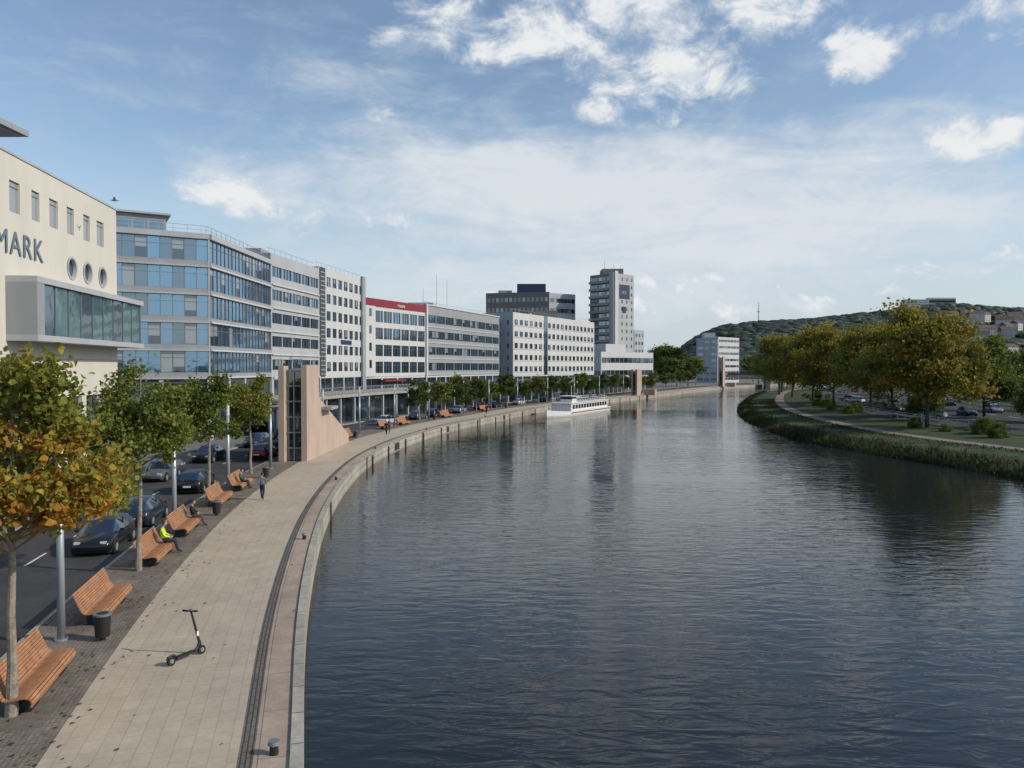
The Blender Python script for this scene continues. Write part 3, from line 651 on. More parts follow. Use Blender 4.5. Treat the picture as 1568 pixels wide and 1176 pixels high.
# ------------------------------------------------------------ trees
def tree_mesh(name,h,hb,rw,nclump,nleaf,lsz,pal,seed,bark='bark',trunk=.13,cl=0.55,hexa=True,patch=None,drop=.5):
    r=np.random.default_rng(seed); mb=MB()
    pts=[(0,0,-.1)];x=y=0
    nz=7
    for i in range(1,nz+1):
        x+=r.normal(0,.045)*h/9; y+=r.normal(0,.045)*h/9; pts.append((x,y,h*.88*i/nz))
    rs=[trunk*(1.25 if i==0 else 1-.85*i/nz) for i in range(nz+1)]
    mb.tube('t',bark,pts,rs,9)
    C=[]
    hc=(h+hb)/2; hh=(h-hb)/2
    nl=int(10+nclump*.12)
    for i in range(nl):
        z0=hb-.1*hh+r.uniform(0,1)**1.2*(h*.82-hb); k=z0/(h*.88)*nz; i0=min(int(k),nz-1); fr=k-i0
        p=np.array(pts[i0])*(1-fr)+np.array(pts[i0+1])*fr
        an=i*2.4+r.uniform(-.4,.4); rel=(z0-hb)/(h-hb)
        ln=rw*(.95-.65*rel)*r.uniform(.75,1.08); up=ln*r.uniform(.35,.9)
        e=p+np.array([math.cos(an)*ln,math.sin(an)*ln,up]); mid=p+(e-p)*.5+np.array([0,0,-.08*ln])
        mb.tube('t',bark,[tuple(p),tuple(mid),tuple(e)],[trunk*.32,trunk*.2,trunk*.06],5)
        for f_ in(.5,.72,.9,1.02): C.append(p+(e-p)*f_+r.normal(0,.16*rw*.6,3))
        for _ in range(2):
            a2=an+r.uniform(-1,1); e2=mid+np.array([math.cos(a2)*ln*.5,math.sin(a2)*ln*.5,r.uniform(.1,.5)*ln]); mb.tube('t',bark,[tuple(mid),tuple(e2)],[trunk*.14,trunk*.04],4); C.append(e2)
    while len(C)<nclump:
        u=r.normal(0,1,3); u/=np.linalg.norm(u); q=r.uniform(.35,1)**.6
        zz=u[2]*q; wide=rw*(1.0 if zz<0 else 1-.35*zz)*(1+.16*math.sin(3*math.atan2(u[1],u[0])+seed)+.1*math.sin(7*zz+seed))
        C.append(np.array([u[0]*q*wide,u[1]*q*wide,hc-.08*hh+zz*hh*1.0]))
    C=np.array(C); nc=len(C)
    ci=r.integers(0,nc,nleaf); csz=r.uniform(.55,1.25,nc)*cl
    P=C[ci]+r.normal(0,1,(nleaf,3))*csz[ci][:,None]*np.array([.5,.5,.38])
    kp=P[:,2]>hb-drop; P=P[kp]; ci=ci[kp]; nleaf=len(P)
    nrm=r.normal(0,1,(nleaf,3))+np.array([0,0,.7]); nrm/=np.linalg.norm(nrm,axis=1)[:,None]
    a=np.cross(nrm,r.normal(0,1,(nleaf,3))); a/=np.linalg.norm(a,axis=1)[:,None]; b_=np.cross(nrm,a)
    sz=lsz*r.uniform(.6,1.25,nleaf)[:,None]
    if hexa: uv=[(-1,0,0),(-.35,.62,.12),(.3,.5,.1),(1,0,-.15),(.3,-.5,.1),(-.35,-.62,.12)]
    else: uv=[(-1,0,0),(0,.6,.1),(1,0,0),(0,-.6,.1)]
    k=len(uv)
    Vl=np.stack([P+a*sz*u*.6+b_*sz*v*.75+nrm*sz*w for u,v,w in uv],1).reshape(-1,3)
    V,Fc=mb.p[('t',bark)]; V=list(V); Fc=list(Fc); nb=len(V); nfb=len(Fc)
    Fl=(np.arange(nleaf*k).reshape(-1,k)+nb).tolist()
    me=bpy.data.meshes.new(name); me.from_pydata(V+Vl.tolist(),[],Fc+Fl)
    me.materials.append(MATS[bark]); me.materials.append(MATS['leaf'])
    mi=np.zeros(len(me.polygons),np.int32); mi[nfb:]=1; me.polygons.foreach_set('material_index',mi)
    at=me.color_attributes.new('col','FLOAT_COLOR','POINT')
    pal=np.array(pal); cb=r.uniform(0,1,nc)**1.1; t=np.clip(cb[ci]*.6+r.uniform(0,.45,nleaf)+ (P[:,2]-hb)/(h-hb)*.1-.08,0,.999)
    if patch: 
        pp,pr_,pt_=patch; dd=np.linalg.norm(P-np.array(pp),axis=1); t=np.clip(t+np.maximum(0,1-dd/pr_)*pt_*r.uniform(.3,1.2,nleaf),0,.999)
    fi=t*(len(pal)-1); i0=fi.astype(int); fr=(fi-i0)[:,None]; c=pal[i0]*(1-fr)+pal[np.minimum(i0+1,len(pal)-1)]*fr
    c*=r.uniform(.75,1.25,nleaf)[:,None]
    col=np.ones((nb+nleaf*k,4),np.float32); col[nb:,:3]=np.repeat(c,k,0); at.data.foreach_set('color',col.ravel())
    me.update(); return me
G0=(.065,.085,.02);G1=(.10,.14,.03);G2=(.17,.21,.04);G3=(.26,.26,.045);Y1=(.40,.32,.045);O1=(.42,.21,.035);R1=(.30,.11,.03)
def put_tree(name,me,loc,rot,sc=1): 
    o=bpy.data.objects.new(name,me); COL.objects.link(o); o.location=loc; o.rotation_euler=(0,0,rot); o.scale=(sc,)*3; return o
tA=tree_mesh('plane_tree',9.8,4.2,2.4,150,15500,.15,[G1,G2,G2,G3,G3,Y1,O1],1,trunk=.13,patch=((1.4,-.8,5.4),2.8,.9))
tB=tree_mesh('plane_tree',9.3,4.2,2.0,115,10000,.15,[G1,G2,G2,G3,G3],2,trunk=.12)
tC=tree_mesh('plane_tree',8.9,3.9,1.85,105,8500,.16,[G0,G1,G2,G2,G3],3,trunk=.12)
tD=tree_mesh('plane_tree',8.6,3.8,1.8,95,7500,.16,[G1,G2,G3,Y1],4,trunk=.12)
put_tree('plane_tree',tA,(-12.2,18.6,0),0); put_tree('plane_tree',tB,(-15.6,32,0),1.1); put_tree('plane_tree',tC,(-18.7,47.1,0),2); put_tree('plane_tree',tD,(-20.9,61.5,0),.3)
x,y,_=quay.at(quay.sY(5),7.1); put_tree('plane_tree',tC,(x,y,0),1)
mb=MB()
for x,y in((-12.2,18.6),(-15.6,32),(-18.7,47.1),(-20.9,61.5)):
    a=quay.at(quay.sY(y))[2]; M=Matrix.Translation((x,y,0))@Matrix.Rotation(a,4,'Z')
    mb.box('bed','soil',(0,0,.0),(1.7,1.9,.02),M)
mb.emit('tree_pit')
fA=tree_mesh('plane_tree',7.2,2.4,2.1,70,2600,.3,[G0,G0,G1,G2],5,hexa=False,trunk=.12); fB=tree_mesh('plane_tree',7.4,2.6,2.0,70,2600,.3,[G0,G1,G2,Y1],6,hexa=False,trunk=.12)
for i,Y in enumerate(np.arange(119,262,8.2)):
    x,y,a=quay.at(quay.sY(Y),7.2); put_tree('plane_tree',(fA,fB,fA)[i%3],(x,y,0),i*1.7,random.uniform(.8,1.15))
for i,Y in enumerate(np.arange(150,330,11)):
    x,y,a=quay.at(quay.sY(Y),13.2); put_tree('plane_tree',(fB,fA)[i%2],(x,y,0),i*2.7,random.uniform(.8,1.1))
YG=(.24,.21,.035); YY=(.38,.28,.04)
bA=tree_mesh('river_tree',17,3.4,7.2,240,17000,.42,[G0,G1,YG,YG,YY,YG],7,'bark_dark',.26,1.6,False,drop=1.4)
bB=tree_mesh('river_tree',17,3.0,7.4,240,17000,.42,[G0,G2,YG,YG,YY],8,'bark_dark',.26,1.6,False,drop=1.4)
bC=tree_mesh('river_tree',12,2.0,5.0,170,10000,.38,[G0,G1,G2,YG],9,'bark_dark',.2,1.3,False,drop=1.0)
for i,(X,Y,k,s_) in enumerate([(54.5,101,bA,.97),(64.6,139,bB,1.0),(69.6,178,bA,1.05),(76,219,bB,1.05),(60,121,bB,.9),(73,119,bC,1.05),(66,158,bA,.95),(72,198,bB,1.0),(84,240,bA,.95),(92,262,bB,.9),(84,150,bB,.85),(98,190,bC,1.1),(76,108,bC,.8),(90,135,bC,.9),(67,97,bC,.6),(106,215,bA,.8),(120,260,bB,.85),(60,112,bC,.5),(100,280,bA,.9),(110,300,bB,.9),(80,168,bC,1.2)]):
    put_tree('river_tree',k,(X,Y,.5 if X<70 else .8),i*1.3,s_)
for i in range(44):
    X=random.uniform(82,103) if i<16 else random.uniform(125,330); Y=random.uniform(430,520) if i<16 else random.uniform(400,540)
    put_tree('broadleaf_tree',(fA,fB)[i%2],(X,Y,0.5),i,random.uniform(2.4,3.2) if i<16 else random.uniform(1.8,2.6))
for i,(X,Y) in enumerate(((128,400),(134,404),(140,398),(146,404),(152,398),(124,396),(66,330),(71,332),(77,338),(84,352))):
    put_tree('broadleaf_tree',(fA,fB)[i%2],(X,Y,0.3),i*2,random.uniform(1.5,2.0))
for i in range(26):
    q=random.uniform(shore.sY(60),shore.sY(230)); x,y,_=shore.at(q,-random.uniform(15,19)); put_tree('shrub',bC,(x,y,-.45),i,random.uniform(.12,.26))

def blades(name,n,f,hmin,hmax,pal,w=.05):
    V=[];Fc=[];C=[]
    for i in range(n):
        x,y,z=f(); a=random.uniform(0,6.28); h=random.uniform(hmin,hmax)*(.75+.4*math.sin(x*.9+y*.37)*math.sin(y*.23)); lx,ly=random.gauss(0,.35)*h,random.gauss(0,.35)*h; ww=w*random.uniform(.6,1.5)
        o=len(V); V+=[(x-math.cos(a)*ww,y-math.sin(a)*ww,z),(x+math.cos(a)*ww,y+math.sin(a)*ww,z),(x+lx*.5+math.cos(a)*ww*.8,y+ly*.5+math.sin(a)*ww*.8,z+h*.65),(x+lx,y+ly,z+h)]
        Fc.append((o,o+1,o+2,o+3)); c=[q*random.uniform(.6,1.4) for q in random.choice(pal)]; C+=[(*c,1)]*4
    me=bpy.data.meshes.new(name); me.from_pydata(V,[],Fc); me.materials.append(MATS['leaf']); at=me.color_attributes.new('col','FLOAT_COLOR','POINT'); at.data.foreach_set('color',np.array(C,np.float32).ravel())
    o=bpy.data.objects.new(name,me); COL.objects.link(o)
D1=(.03,.045,.014);D2=(.045,.06,.018)
def fr1():
    q=random.uniform(shore.sY(55),shore.sY(270)); o=abs(random.gauss(0,1.2))-.2; x,y,_=shore.at(q,-o); return x,y,-1.2+min(o,1.5)*.6
blades('shore_reeds',15000,fr1,.25,1.0,[D1,D2,(.05,.055,.02),(.08,.065,.03)],.06)
def fr2_():
    q=random.uniform(shore.sY(55),shore.sY(200)); o=random.uniform(2,8); x,y,_=shore.at(q,-o); return x,y,-.25+(o-2)*.09
blades('meadow_tufts',14000,fr2_,.08,.3,[D1,D2,G0],.07)
V=[];Fc=[];C=[]
for i in range(520):
    q=random.uniform(quay.sY(12),quay.sY(70)); o=5.5+random.gauss(0,1.0)*1.2 if i%5 else random.uniform(.4,6); o=min(max(o,.35),8.3)
    if o<5 and i%3: o=random.uniform(5.4,8)
    x,y,_=quay.at(q,o); a=random.uniform(0,6.28); r_=random.uniform(.035,.075); k=len(V)
    V+=[(x+math.cos(a+t)*r_*(1 if j%2==0 else .6),y+math.sin(a+t)*r_*(1 if j%2==0 else .6),.012+random.uniform(0,.03)) for j,t in enumerate((0,1.2,2.1,3.14,4.2,5.1))]; Fc.append(tuple(range(k,k+6)))
    C+=[(*random.choice([(.25,.14,.05),(.2,.09,.04),(.12,.07,.03),(.1,.07,.04)]),1)]*6
me=bpy.data.meshes.new('fallen_leaves'); me.from_pydata(V,[],Fc); me.materials.append(MATS['leaf']); at=me.color_attributes.new('col','FLOAT_COLOR','POINT'); at.data.foreach_set('color',np.array(C,np.float32).ravel())
COL.objects.link(bpy.data.objects.new('fallen_leaves',me))

# ------------------------------------------------------------ hill
rp=np.array([[900,560],[1000,556],[1035,535],[1060,515],[1085,501],[1110,493],[1150,488],[1250,483],[1350,476],[1410,468],[1450,462],[1500,464],[1568,467],[1700,458],[2000,462],[2600,480]],float)
def ridge(X,Y):
    u=784+F*X/np.maximum(Y,1); return (HZ-np.interp(u,rp[:,0],rp[:,1]))*1400/F-5
def hz(X,Y):
    X=np.asarray(X,float);Y=np.asarray(Y,float); t=np.clip((Y-560)/840,0,1); t=t*t*(3-2*t)
    return ridge(X,Y)*t*(1+.06*np.sin(X*.012)*np.sin(Y*.01))+1.0
us=np.linspace(.09,1.7,150); ys=np.linspace(560,1700,70)
V=[(u*y,y,float(hz(u*y,y))) for y in ys for u in us]; nu=len(us)
meshobj('forested_hill',V,[(j*nu+i,j*nu+i+1,(j+1)*nu+i+1,(j+1)*nu+i) for j in range(len(ys)-1) for i in range(nu-1)],['terrain'])
import bmesh
bm=bmesh.new(); bmesh.ops.create_icosphere(bm,subdivisions=2,radius=1); bv=np.array([v.co[:] for v in bm.verts]); bf=np.array([[v.index for v in f.verts] for f in bm.faces]); bm.free()
r2=random.Random(5); HS=[]
for i in range(60):
    px_=r2.uniform(1445,1620); Y=r2.uniform(640,1120); HS.append(((px_-784)*Y/F,Y))
N=6500; yy=rng.uniform(620,1430,N); uu=rng.uniform(.18,.95,N); xx=uu*yy
hs=np.array(HS); dm=np.min(np.hypot((xx[:,None]-hs[None,:,0]),(yy[:,None]-hs[None,:,1]+14)),axis=1)
keep=(dm>24)&~((uu>.53)&(yy<1100)&(rng.uniform(0,1,N)<.6)); xx,yy=xx[keep],yy[keep]; N=len(xx)
rad=rng.uniform(3.5,8.5,N); zz=hz(xx,yy)
VV=bv[None]*(1+rng.normal(0,.10,(N,len(bv),1)))*rad[:,None,None]*np.array([1.3,1.3,.6])+np.stack([xx,yy,zz+rad*.15],1)[:,None]
FF=(bf[None]+np.arange(N)[:,None,None]*len(bv)).reshape(-1,3)
me=bpy.data.meshes.new('forest'); me.from_pydata(VV.reshape(-1,3).tolist(),[],FF.tolist()); me.materials.append(MATS['hazy_forest_leaf'])
me.polygons.foreach_set('use_smooth',[True]*len(me.polygons))
hazy_greens=np.array([(.034,.052,.034),(.031,.047,.034),(.040,.056,.033),(.046,.054,.033),(.036,.050,.038)])[rng.integers(0,5,N)]  # leaf greens with bluish distance haze mixed into the colour
cv=np.ones((N,len(bv),4),np.float32); cv[:,:,:3]=hazy_greens[:,None]*rng.uniform(.85,1.15,(N,len(bv),1)); at=me.color_attributes.new('col','FLOAT_COLOR','POINT'); at.data.foreach_set('color',cv.ravel())
COL.objects.link(bpy.data.objects.new('forest_canopy',me))
def house(w,d,h,rh,wall,loc,rot):
    mb=MB(); mb.box('walls',wall,(0,0,h/2-2),(w,d,h+4))
    o=.5; V=[(-w/2-o,-d/2-o,h),(w/2+o,-d/2-o,h),(w/2+o,d/2+o,h),(-w/2-o,d/2+o,h),(-w/2-o,0,h+rh),(w/2+o,0,h+rh)]
    mb.add('roof','roof_tile',V,[(0,1,5,4),(2,3,4,5),(1,2,5),(3,0,4),(0,3,2,1)])
    for k in range(int(h/3)):
        for i in range(int(w/3)):
            for s_ in(-1,1): mb.box('window','glass_dark',(-w/2+1.6+i*3,s_*(d/2+.03),1.8+k*3),(1.2,.06,1.4))
        for i in range(int(d/3.2)): 
            for s_ in(-1,1): mb.box('window','glass_dark',(s_*(w/2+.03),-d/2+1.6+i*3.2,1.8+k*3),(.06,1.1,1.4))
    mb.box('chimney','roof_tile',(w*.2,d*.15,h+rh),(.8,.8,2)); mb.emit('house',loc,rot)
for X,Y in HS:
    z=float(hz(X,Y)); house(r2.uniform(11,22),r2.uniform(9,12),r2.uniform(7,11),r2.uniform(3,5),r2.choice(['white_panel','render_cream','light_grey','render_cream']),(X,Y,z),r2.uniform(-.6,.6))
mb=MB(); X=(1420-784)*1400/F; z=float(hz(X,1400))
mb.box('block','light_grey',(0,0,6),(92,14,14)); mb.box('block','white_panel',(22,-1,11),(48,12,10))
for k in range(3):
    for i in range(28): mb.box('window','glass_dark',(-43+i*3.2,-7.05,4+k*3.3),(2,.1,1.5))
mb.emit('hilltop_clinic_building',(X,1400,z+6),0)
X=(1161-784)*1380/F; mb=MB(); z=float(hz(X,1380)); mb.cyl('mast','steel',(0,0,0),(0,0,44),1.1,.5,8); mb.cyl('platform','light_grey',(0,0,26),(0,0,28),2,n=12); mb.emit('radio_mast',(X,1380,z),0)
mb=MB(); 
boxbuild(mb,(0,0),(26,6),14,0,9,dict(nf=3,nb=8,ww=.6,wall='white_panel'));mb.emit('white_commercial_building',(205,262,1.2),0)
mb=MB(); boxbuild(mb,(0,0),(20,-4),12,0,11,dict(nf=3,nb=7,ww=.6,wall='render_cream'));mb.emit('commercial_building',(250,330,1.2),0)

# ------------------------------------------------------------ people
def person(name,J,edges,loc,rot,top,legs,shoe='black_steel',hair='hair',sc=1):
    names=list(J); V=[J[n][:3] for n in names]; R=[J[n][3:] for n in names]; ix={n:i for i,n in enumerate(names)}
    me=bpy.data.meshes.new('body_sk'); me.from_pydata(V,[(ix[a],ix[b]) for a,b in edges],[])
    o=bpy.data.objects.new('body_sk',me); COL.objects.link(o)
    sk=o.modifiers.new('s','SKIN'); sk.use_smooth_shade=True
    for i,r_ in enumerate(R): me.skin_vertices[0].data[i].radius=(r_[0],r_[-1]); me.skin_vertices[0].data[i].use_root=(i==0)
    sb=o.modifiers.new('u','SUBSURF'); sb.levels=2; sb.render_levels=2
    dg=bpy.context.evaluated_depsgraph_get(); dg.update(); nm=bpy.data.meshes.new_from_object(o.evaluated_get(dg)); bpy.data.objects.remove(o)
    nm.name='body'; nm.materials.clear()
    for m_ in(top,legs,'skin',shoe): nm.materials.append(MATS[m_])
    def lab(a,b):
        s_=a+b
        if 'toe' in s_: return 3
        if 'hand' in s_ or 'neck' in s_ : return 2
        if 'knee' in s_ or 'hip' in s_ or 'ank' in s_: return 1
        return 0
    segs=[(np.array(J[a][:3]),np.array(J[b][:3]),lab(a,b)) for a,b in edges]
    for p in nm.polygons:
        c=np.array(p.center[:]); best=9;bl=0
        for a,b,l in segs:
            t=np.clip(np.dot(c-a,b-a)/np.dot(b-a,b-a),0,1); d=np.linalg.norm(c-a-(b-a)*t)
            if d<best: best=d;bl=l
        p.material_index=bl; p.use_smooth=True
    e=bpy.data.objects.new(name,None); COL.objects.link(e)
    b_=bpy.data.objects.new('body',nm); COL.objects.link(b_); b_.parent=e
    mb=MB()
    def ell(part,m_,c,rx,ry,rz):
        n1,n2=14,10; Vv=[];Ff=[]
        for j in range(n2+1):
            ph=math.pi*j/n2
            for i in range(n1):
                th=2*math.pi*i/n1; z=math.cos(ph); k=1-.18*max(0,-z)
                Vv.append((c[0]+rx*k*math.sin(ph)*math.cos(th),c[1]+ry*k*math.sin(ph)*math.sin(th),c[2]+rz*z))
        for j in range(n2):
            for i in range(n1): Ff.append((j*n1+i,j*n1+(i+1)%n1,(j+1)*n1+(i+1)%n1,(j+1)*n1+i))
        mb.add(part,m_,Vv,Ff)
    h=J['neck2'][:3]; c=(h[0],h[1]+.025,h[2]+.10)
    ell('head','skin',c,.077,.097,.122); ell('hair',hair,(c[0],c[1]-.018,c[2]+.026),.083,.098,.112)
    ell('nose','skin',(c[0],c[1]+.1,c[2]-.012),.013,.02,.022)
    for s_ in(-1,1):
        ell('ear','skin',(c[0]+s_*.078,c[1],c[2]-.01),.012,.02,.03); ell('eye','black_steel',(c[0]+s_*.03,c[1]+.088,c[2]+.008),.011,.008,.007)
    ell('mouth','red_panel',(c[0],c[1]+.09,c[2]-.05),.024,.008,.006)
    for sd in('L','R'):
        w=np.array(J['hand'+sd][:3]); d=w-np.array(J['wrist'+sd][:3]); d=d/np.linalg.norm(d); s_=np.cross(d,[1,0,0]) if abs(d[0])<.8 else np.cross(d,[0,1,0]); s_/=np.linalg.norm(s_)
        cr=np.cross(d,s_)
        for i,(o_,l) in enumerate(((-.03,.065),(-.01,.078),(.01,.074),(.03,.058))):
            b0=w+s_*o_; b1=b0+d*l*.55; b2=b1+d*l*.35+cr*l*.25; mb.tube('fingers','skin',[tuple(b0),tuple(b1),tuple(b2)],[.0095,.0085,.007],6)
        b0=w-d*.03+s_*-.03; mb.tube('thumb','skin',[tuple(b0),tuple(b0-s_*.03+d*.025),tuple(b0-s_*.035+d*.055)],[.011,.0095,.008],6)
    t=mb.emit('tmp',smooth=('head','hair','nose','ear'))
    for ch in list(t.children): ch.parent=e
    bpy.data.objects.remove(t)
    e.location=loc; e.rotation_euler=(0,0,rot); e.scale=(sc,)*3
    return e
E=[('pelvis','spine'),('spine','chest'),('chest','neck'),('neck','neck2')]
for s_ in'LR': E+=[('chest','sh'+s_),('sh'+s_,'elb'+s_),('elb'+s_,'wrist'+s_),('wrist'+s_,'hand'+s_),('pelvis','hip'+s_),('hip'+s_,'knee'+s_),('knee'+s_,'ank'+s_),('ank'+s_,'toe'+s_)]
walk={'pelvis':(0,0,.96,.15,.11),'spine':(0,.01,1.14,.14,.11),'chest':(0,.02,1.33,.17,.12),'neck':(0,.03,1.47,.06,.06),'neck2':(0,.045,1.53,.05,.05),
'shL':(-.17,.02,1.40,.07,.07),'elbL':(-.23,-.10,1.14,.05,.05),'wristL':(-.23,-.06,.90,.034,.034),'handL':(-.22,-.03,.83,.035,.022),
'shR':(.17,.02,1.40,.07,.07),'elbR':(.23,.06,1.13,.05,.05),'wristR':(.21,.24,.97,.034,.034),'handR':(.20,.30,.93,.035,.022),
'hipL':(-.09,0,.90,.10,.10),'kneeL':(-.09,.18,.53,.07,.07),'ankL':(-.09,.25,.10,.05,.05),'toeL':(-.10,.42,.06,.045,.035),
'hipR':(.09,0,.90,.10,.10),'kneeR':(.09,-.02,.50,.07,.07),'ankR':(.09,-.30,.16,.05,.05),'toeR':(.10,-.19,.045,.045,.035)}
sit={'pelvis':(0,0,.58,.16,.13),'spine':(0,-.05,.76,.15,.12),'chest':(0,-.08,.97,.18,.13),'neck':(0,-.05,1.13,.06,.06),'neck2':(0,-.01,1.19,.05,.05),
'shL':(-.18,-.07,1.05,.075,.075),'elbL':(-.26,.02,.80,.055,.055),'wristL':(-.16,.22,.72,.036,.036),'handL':(-.11,.29,.70,.035,.022),
'shR':(.18,-.07,1.05,.075,.075),'elbR':(.26,.02,.80,.055,.055),'wristR':(.16,.22,.72,.036,.036),'handR':(.11,.29,.70,.035,.022),
'hipL':(-.10,.05,.56,.10,.10),'kneeL':(-.14,.44,.56,.075,.075),'ankL':(-.14,.50,.11,.05,.05),'toeL':(-.15,.68,.05,.045,.035),
'hipR':(.10,.05,.56,.10,.10),'kneeR':(.14,.44,.56,.075,.075),'ankR':(.15,.56,.11,.05,.05),'toeR':(.16,.74,.05,.045,.035)}
mat('hi_vis',(0.55,0.75,0.04),0.7); mat('denim_dark',(0.02,0.025,0.04),0.85); mat('coat_blue',(0.11,0.15,0.21),0.85); mat('coat_green',(0.03,0.12,0.08),0.85); mat('coat_black',(0.015,0.015,0.02),0.85); mat('trousers_grey',(0.06,0.06,0.065),0.85)
a=quay.at(quay.sY(49.2))[2]
person('walking_man',walk,E,(-16.0,49.2,.0),a-math.pi/2,'coat_blue','denim_dark')
def seat(Y,top,legs,nm,sc=1,turn=0):
    x,y,a=quay.at(quay.sY(Y),bx0+.36); person(nm,sit,E,(x,y,0),a+math.pi+turn,top,legs,sc=sc)
seat(36.4,'hi_vis','denim_dark','seated_worker',1.05,.15); seat(42.2,'coat_black','trousers_grey','seated_man',1.0,.1); seat(54.6,'coat_green','denim_dark','seated_woman',.97,0)
for X_,Y,t_,l_ in((3.5,96,'coat_black','denim_dark'),(4.1,99,'coat_blue','trousers_grey'),(3.0,137,'coat_black','denim_dark')):
    x,y,a=quay.at(quay.sY(Y),X_); person('pedestrian',walk,E,(x,y,0),a+math.pi/2,t_,l_)
mb=MB(); mb.tube('body','frame_grey',[(-.25,0,0),(-.1,0,0),(.12,0,0),(.25,0,.02)],[.01,.06,.05,.015],8)
for s_ in(-1,1): mb.add('wing','frame_grey',[(.08,s_*.04,.02),(-.08,s_*.04,.02),(-.05,s_*.3,.16),(.06,s_*.3,.17),(-.12,s_*.62,.12)],[(0,1,2,3),(3,2,4)])
mb.add('tail','frame_grey',[(-.2,0,0),(-.38,.07,0),(-.38,-.07,0)],[(0,1,2)])
mb.emit('gull',(-27.2,53,19.9),.4)

# ------------------------------------------------------------ world
W=bpy.data.worlds.new("World"); S.world=W; W.use_nodes=True; nt=W.node_tree; nt.nodes.clear()
sun_dir=Vector((1.0,-.22,0)).normalized(); EL=math.radians(32)
sky=nt.nodes.new('ShaderNodeTexSky'); sky.sky_type='NISHITA'; sky.sun_disc=False; sky.sun_elevation=EL
sky.sun_rotation=math.atan2(sun_dir.x,sun_dir.y); sky.air_density=1.1; sky.dust_density=0.7; sky.ozone_density=1.3
bg=nt.nodes.new('ShaderNodeBackground'); bg.inputs[1].default_value=0.14; nt.links.new(sky.outputs[0],bg.inputs[0])
def Mth(op,*a,clamp=False):
    n=nt.nodes.new('ShaderNodeMath'); n.operation=op; n.use_clamp=clamp
    for i,v in enumerate(a):
        if isinstance(v,(int,float)): n.inputs[i].default_value=v
        else: nt.links.new(v,n.inputs[i])
    return n.outputs[0]
def comb(x,y,z=0.0):
    n=nt.nodes.new('ShaderNodeCombineXYZ')
    for i,v in enumerate((x,y,z)):
        if isinstance(v,(int,float)): n.inputs[i].default_value=v
        else: nt.links.new(v,n.inputs[i])
    return n.outputs[0]
def noise(vec,sc,det=6,ro=.55,dist=0):
    n=nt.nodes.new('ShaderNodeTexNoise'); nt.links.new(vec,n.inputs['Vector']); n.inputs['Scale'].default_value=sc; n.inputs['Detail'].default_value=det; n.inputs['Roughness'].default_value=ro; n.inputs['Distortion'].default_value=dist; return n.outputs['Fac']
def mrange(v,a,b_,c,d,smooth=True):
    n=nt.nodes.new('ShaderNodeMapRange'); n.interpolation_type='SMOOTHSTEP' if smooth else 'LINEAR'; nt.links.new(v,n.inputs[0])
    for i,q in enumerate((a,b_,c,d)): n.inputs[i+1].default_value=q
    return n.outputs[0]
tc=nt.nodes.new('ShaderNodeTexCoord'); sp=nt.nodes.new('ShaderNodeSeparateXYZ'); nt.links.new(tc.outputs['Generated'],sp.inputs[0])
X_,Y_,Z_=sp.outputs
az=Mth('ARCTAN2',X_,Y_); hyp=Mth('SQRT',Mth('ADD',Mth('MULTIPLY',X_,X_),Mth('MULTIPLY',Y_,Y_))); w=Mth('DIVIDE',Z_,Mth('MAXIMUM',hyp,.01))
v0=comb(az,w)
wa=noise(v0,7,5,.6); wb=noise(comb(w,az,3.3),7,5,.6)
az2=Mth('ADD',az,Mth('MULTIPLY',Mth('SUBTRACT',wa,.5),.18)); w2=Mth('ADD',w,Mth('MULTIPLY',Mth('SUBTRACT',wb,.5),.12))
def blobs(L,azn,wn_):
    acc=None
    for px_,py_,rx,ry,st in L:
        u=(px_-784)/F; v=(HZ-py_)/F; A_=math.atan(u); W_=v*math.cos(A_)
        dx=Mth('DIVIDE',Mth('SUBTRACT',azn,A_),rx/F*math.cos(A_)**2); dy=Mth('DIVIDE',Mth('SUBTRACT',wn_,W_),ry/F)
        q=Mth('MULTIPLY',Mth('MAXIMUM',Mth('SUBTRACT',1.0,Mth('ADD',Mth('MULTIPLY',dx,dx),Mth('MULTIPLY',dy,dy))),0.0),st)
        acc=q if acc is None else Mth('MAXIMUM',acc,q)
    return acc
cum=blobs([(900,40,250,105,.95),(1050,95,140,90,.95),(1180,15,130,65,.95),(960,130,170,60,.75),(690,45,130,70,.7),(1310,85,90,60,1.0),(1400,40,80,40,.6),(1510,228,120,38,1.05),(1540,10,130,45,.8),(375,280,110,60,.85),(1045,430,80,22,.9),(1100,470,90,28,.95),(1210,467,100,24,.85),(740,462,35,18,.8),(1480,405,160,22,.8),(1350,440,90,16,.7),(600,180,50,30,.5),(540,335,150,38,.5),(980,470,60,24,.7),(1000,185,60,22,.6)],az2,w2)
far=blobs([(2900,100,1500,500,.6)],az2,w2)
fb=noise(comb(az,Mth('MULTIPLY',w,1.4),1.7),13,12,.64,.3)
cm=Mth('MAXIMUM',cum,far)
dc=Mth('MULTIPLY',mrange(Mth('ADD',Mth('MULTIPLY',cm,.9),Mth('MULTIPLY',Mth('SUBTRACT',fb,.5),2.7)),.22,.95,0,1),mrange(cm,0,.18,0,1))
cir=blobs([(900,300,720,140,1.0),(1150,360,560,100,1.0),(520,300,330,110,.7),(850,430,600,85,.8),(1450,300,280,80,.6),(700,150,350,120,.3)],az2,w2)
st_=noise(comb(Mth('ADD',Mth('MULTIPLY',az,2.2),Mth('MULTIPLY',w,2.0)),Mth('MULTIPLY',w,10.0),5.1),1.5,9,.65,.6)
st2=noise(comb(Mth('MULTIPLY',az,6.0),Mth('MULTIPLY',w,12.0),9.1),1.6,9,.65,.5)
dci=mrange(Mth('ADD',Mth('MULTIPLY',cir,.5),Mth('ADD',Mth('MULTIPLY',st_,.75),Mth('MULTIPLY',st2,.5))),.62,1.18,0,.97)
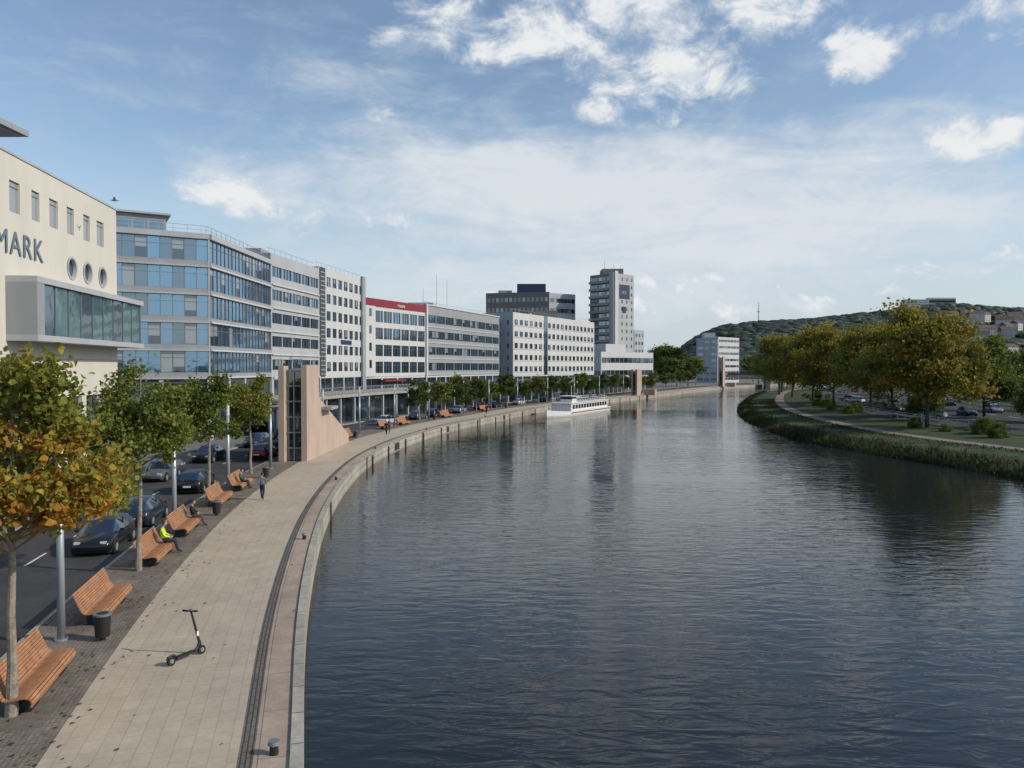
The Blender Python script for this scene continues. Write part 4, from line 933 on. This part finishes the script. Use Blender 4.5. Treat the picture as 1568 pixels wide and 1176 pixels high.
veil=Mth('MULTIPLY',mrange(st2,.4,.75,0,.3),mrange(w,.1,.6,.8,.3))
haze=mrange(w,-.02,.28,.85,0)
tot=Mth('SUBTRACT',1.0,Mth('MULTIPLY',Mth('MULTIPLY',Mth('SUBTRACT',1.0,dc),Mth('SUBTRACT',1.0,dci)),Mth('MULTIPLY',Mth('SUBTRACT',1.0,haze),Mth('SUBTRACT',1.0,veil))))
sh=noise(comb(Mth('ADD',az,-.012),Mth('ADD',Mth('MULTIPLY',w,1.4),.028),1.7),13,7,.55,.3)
cr=nt.nodes.new('ShaderNodeMix'); cr.data_type='RGBA'; cr.inputs[6].default_value=(.60,.70,.82,1); cr.inputs[7].default_value=(.92,.94,.95,1)
nt.links.new(Mth('MAXIMUM',Mth('MULTIPLY',dc,mrange(Mth('SUBTRACT',fb,Mth('MULTIPLY',Mth('SUBTRACT',sh,.5),.8)),.38,.58,.4,1)),Mth('MULTIPLY',dci,.6)),cr.inputs[0])
bg2=nt.nodes.new('ShaderNodeBackground'); bg2.inputs[1].default_value=.9; nt.links.new(cr.outputs[2],bg2.inputs[0])
mx=nt.nodes.new('ShaderNodeMixShader'); nt.links.new(tot,mx.inputs[0]); nt.links.new(bg.outputs[0],mx.inputs[1]); nt.links.new(bg2.outputs[0],mx.inputs[2])
out=nt.nodes.new('ShaderNodeOutputWorld'); nt.links.new(mx.outputs[0],out.inputs[0])
sl=bpy.data.lights.new('sun','SUN'); sl.energy=3.3; sl.angle=math.radians(.5); sl.color=(1,.90,.76); so=bpy.data.objects.new('sun',sl); COL.objects.link(so)
d=Vector((sun_dir.x*math.cos(EL),sun_dir.y*math.cos(EL),math.sin(EL))); so.rotation_euler=d.to_track_quat('Z','Y').to_euler(); so.location=(60,-20,60)
c=bpy.data.cameras.new('camera'); c.sensor_width=36; c.lens=F/1568*36; c.clip_end=12000; c.clip_start=.1
co=bpy.data.objects.new('camera',c); COL.objects.link(co); co.location=(0,0,H); co.rotation_euler=(math.radians(90-1.26),0,0); S.camera=co
S.view_settings.view_transform='Standard'; S.view_settings.look='None'; S.view_settings.exposure=0
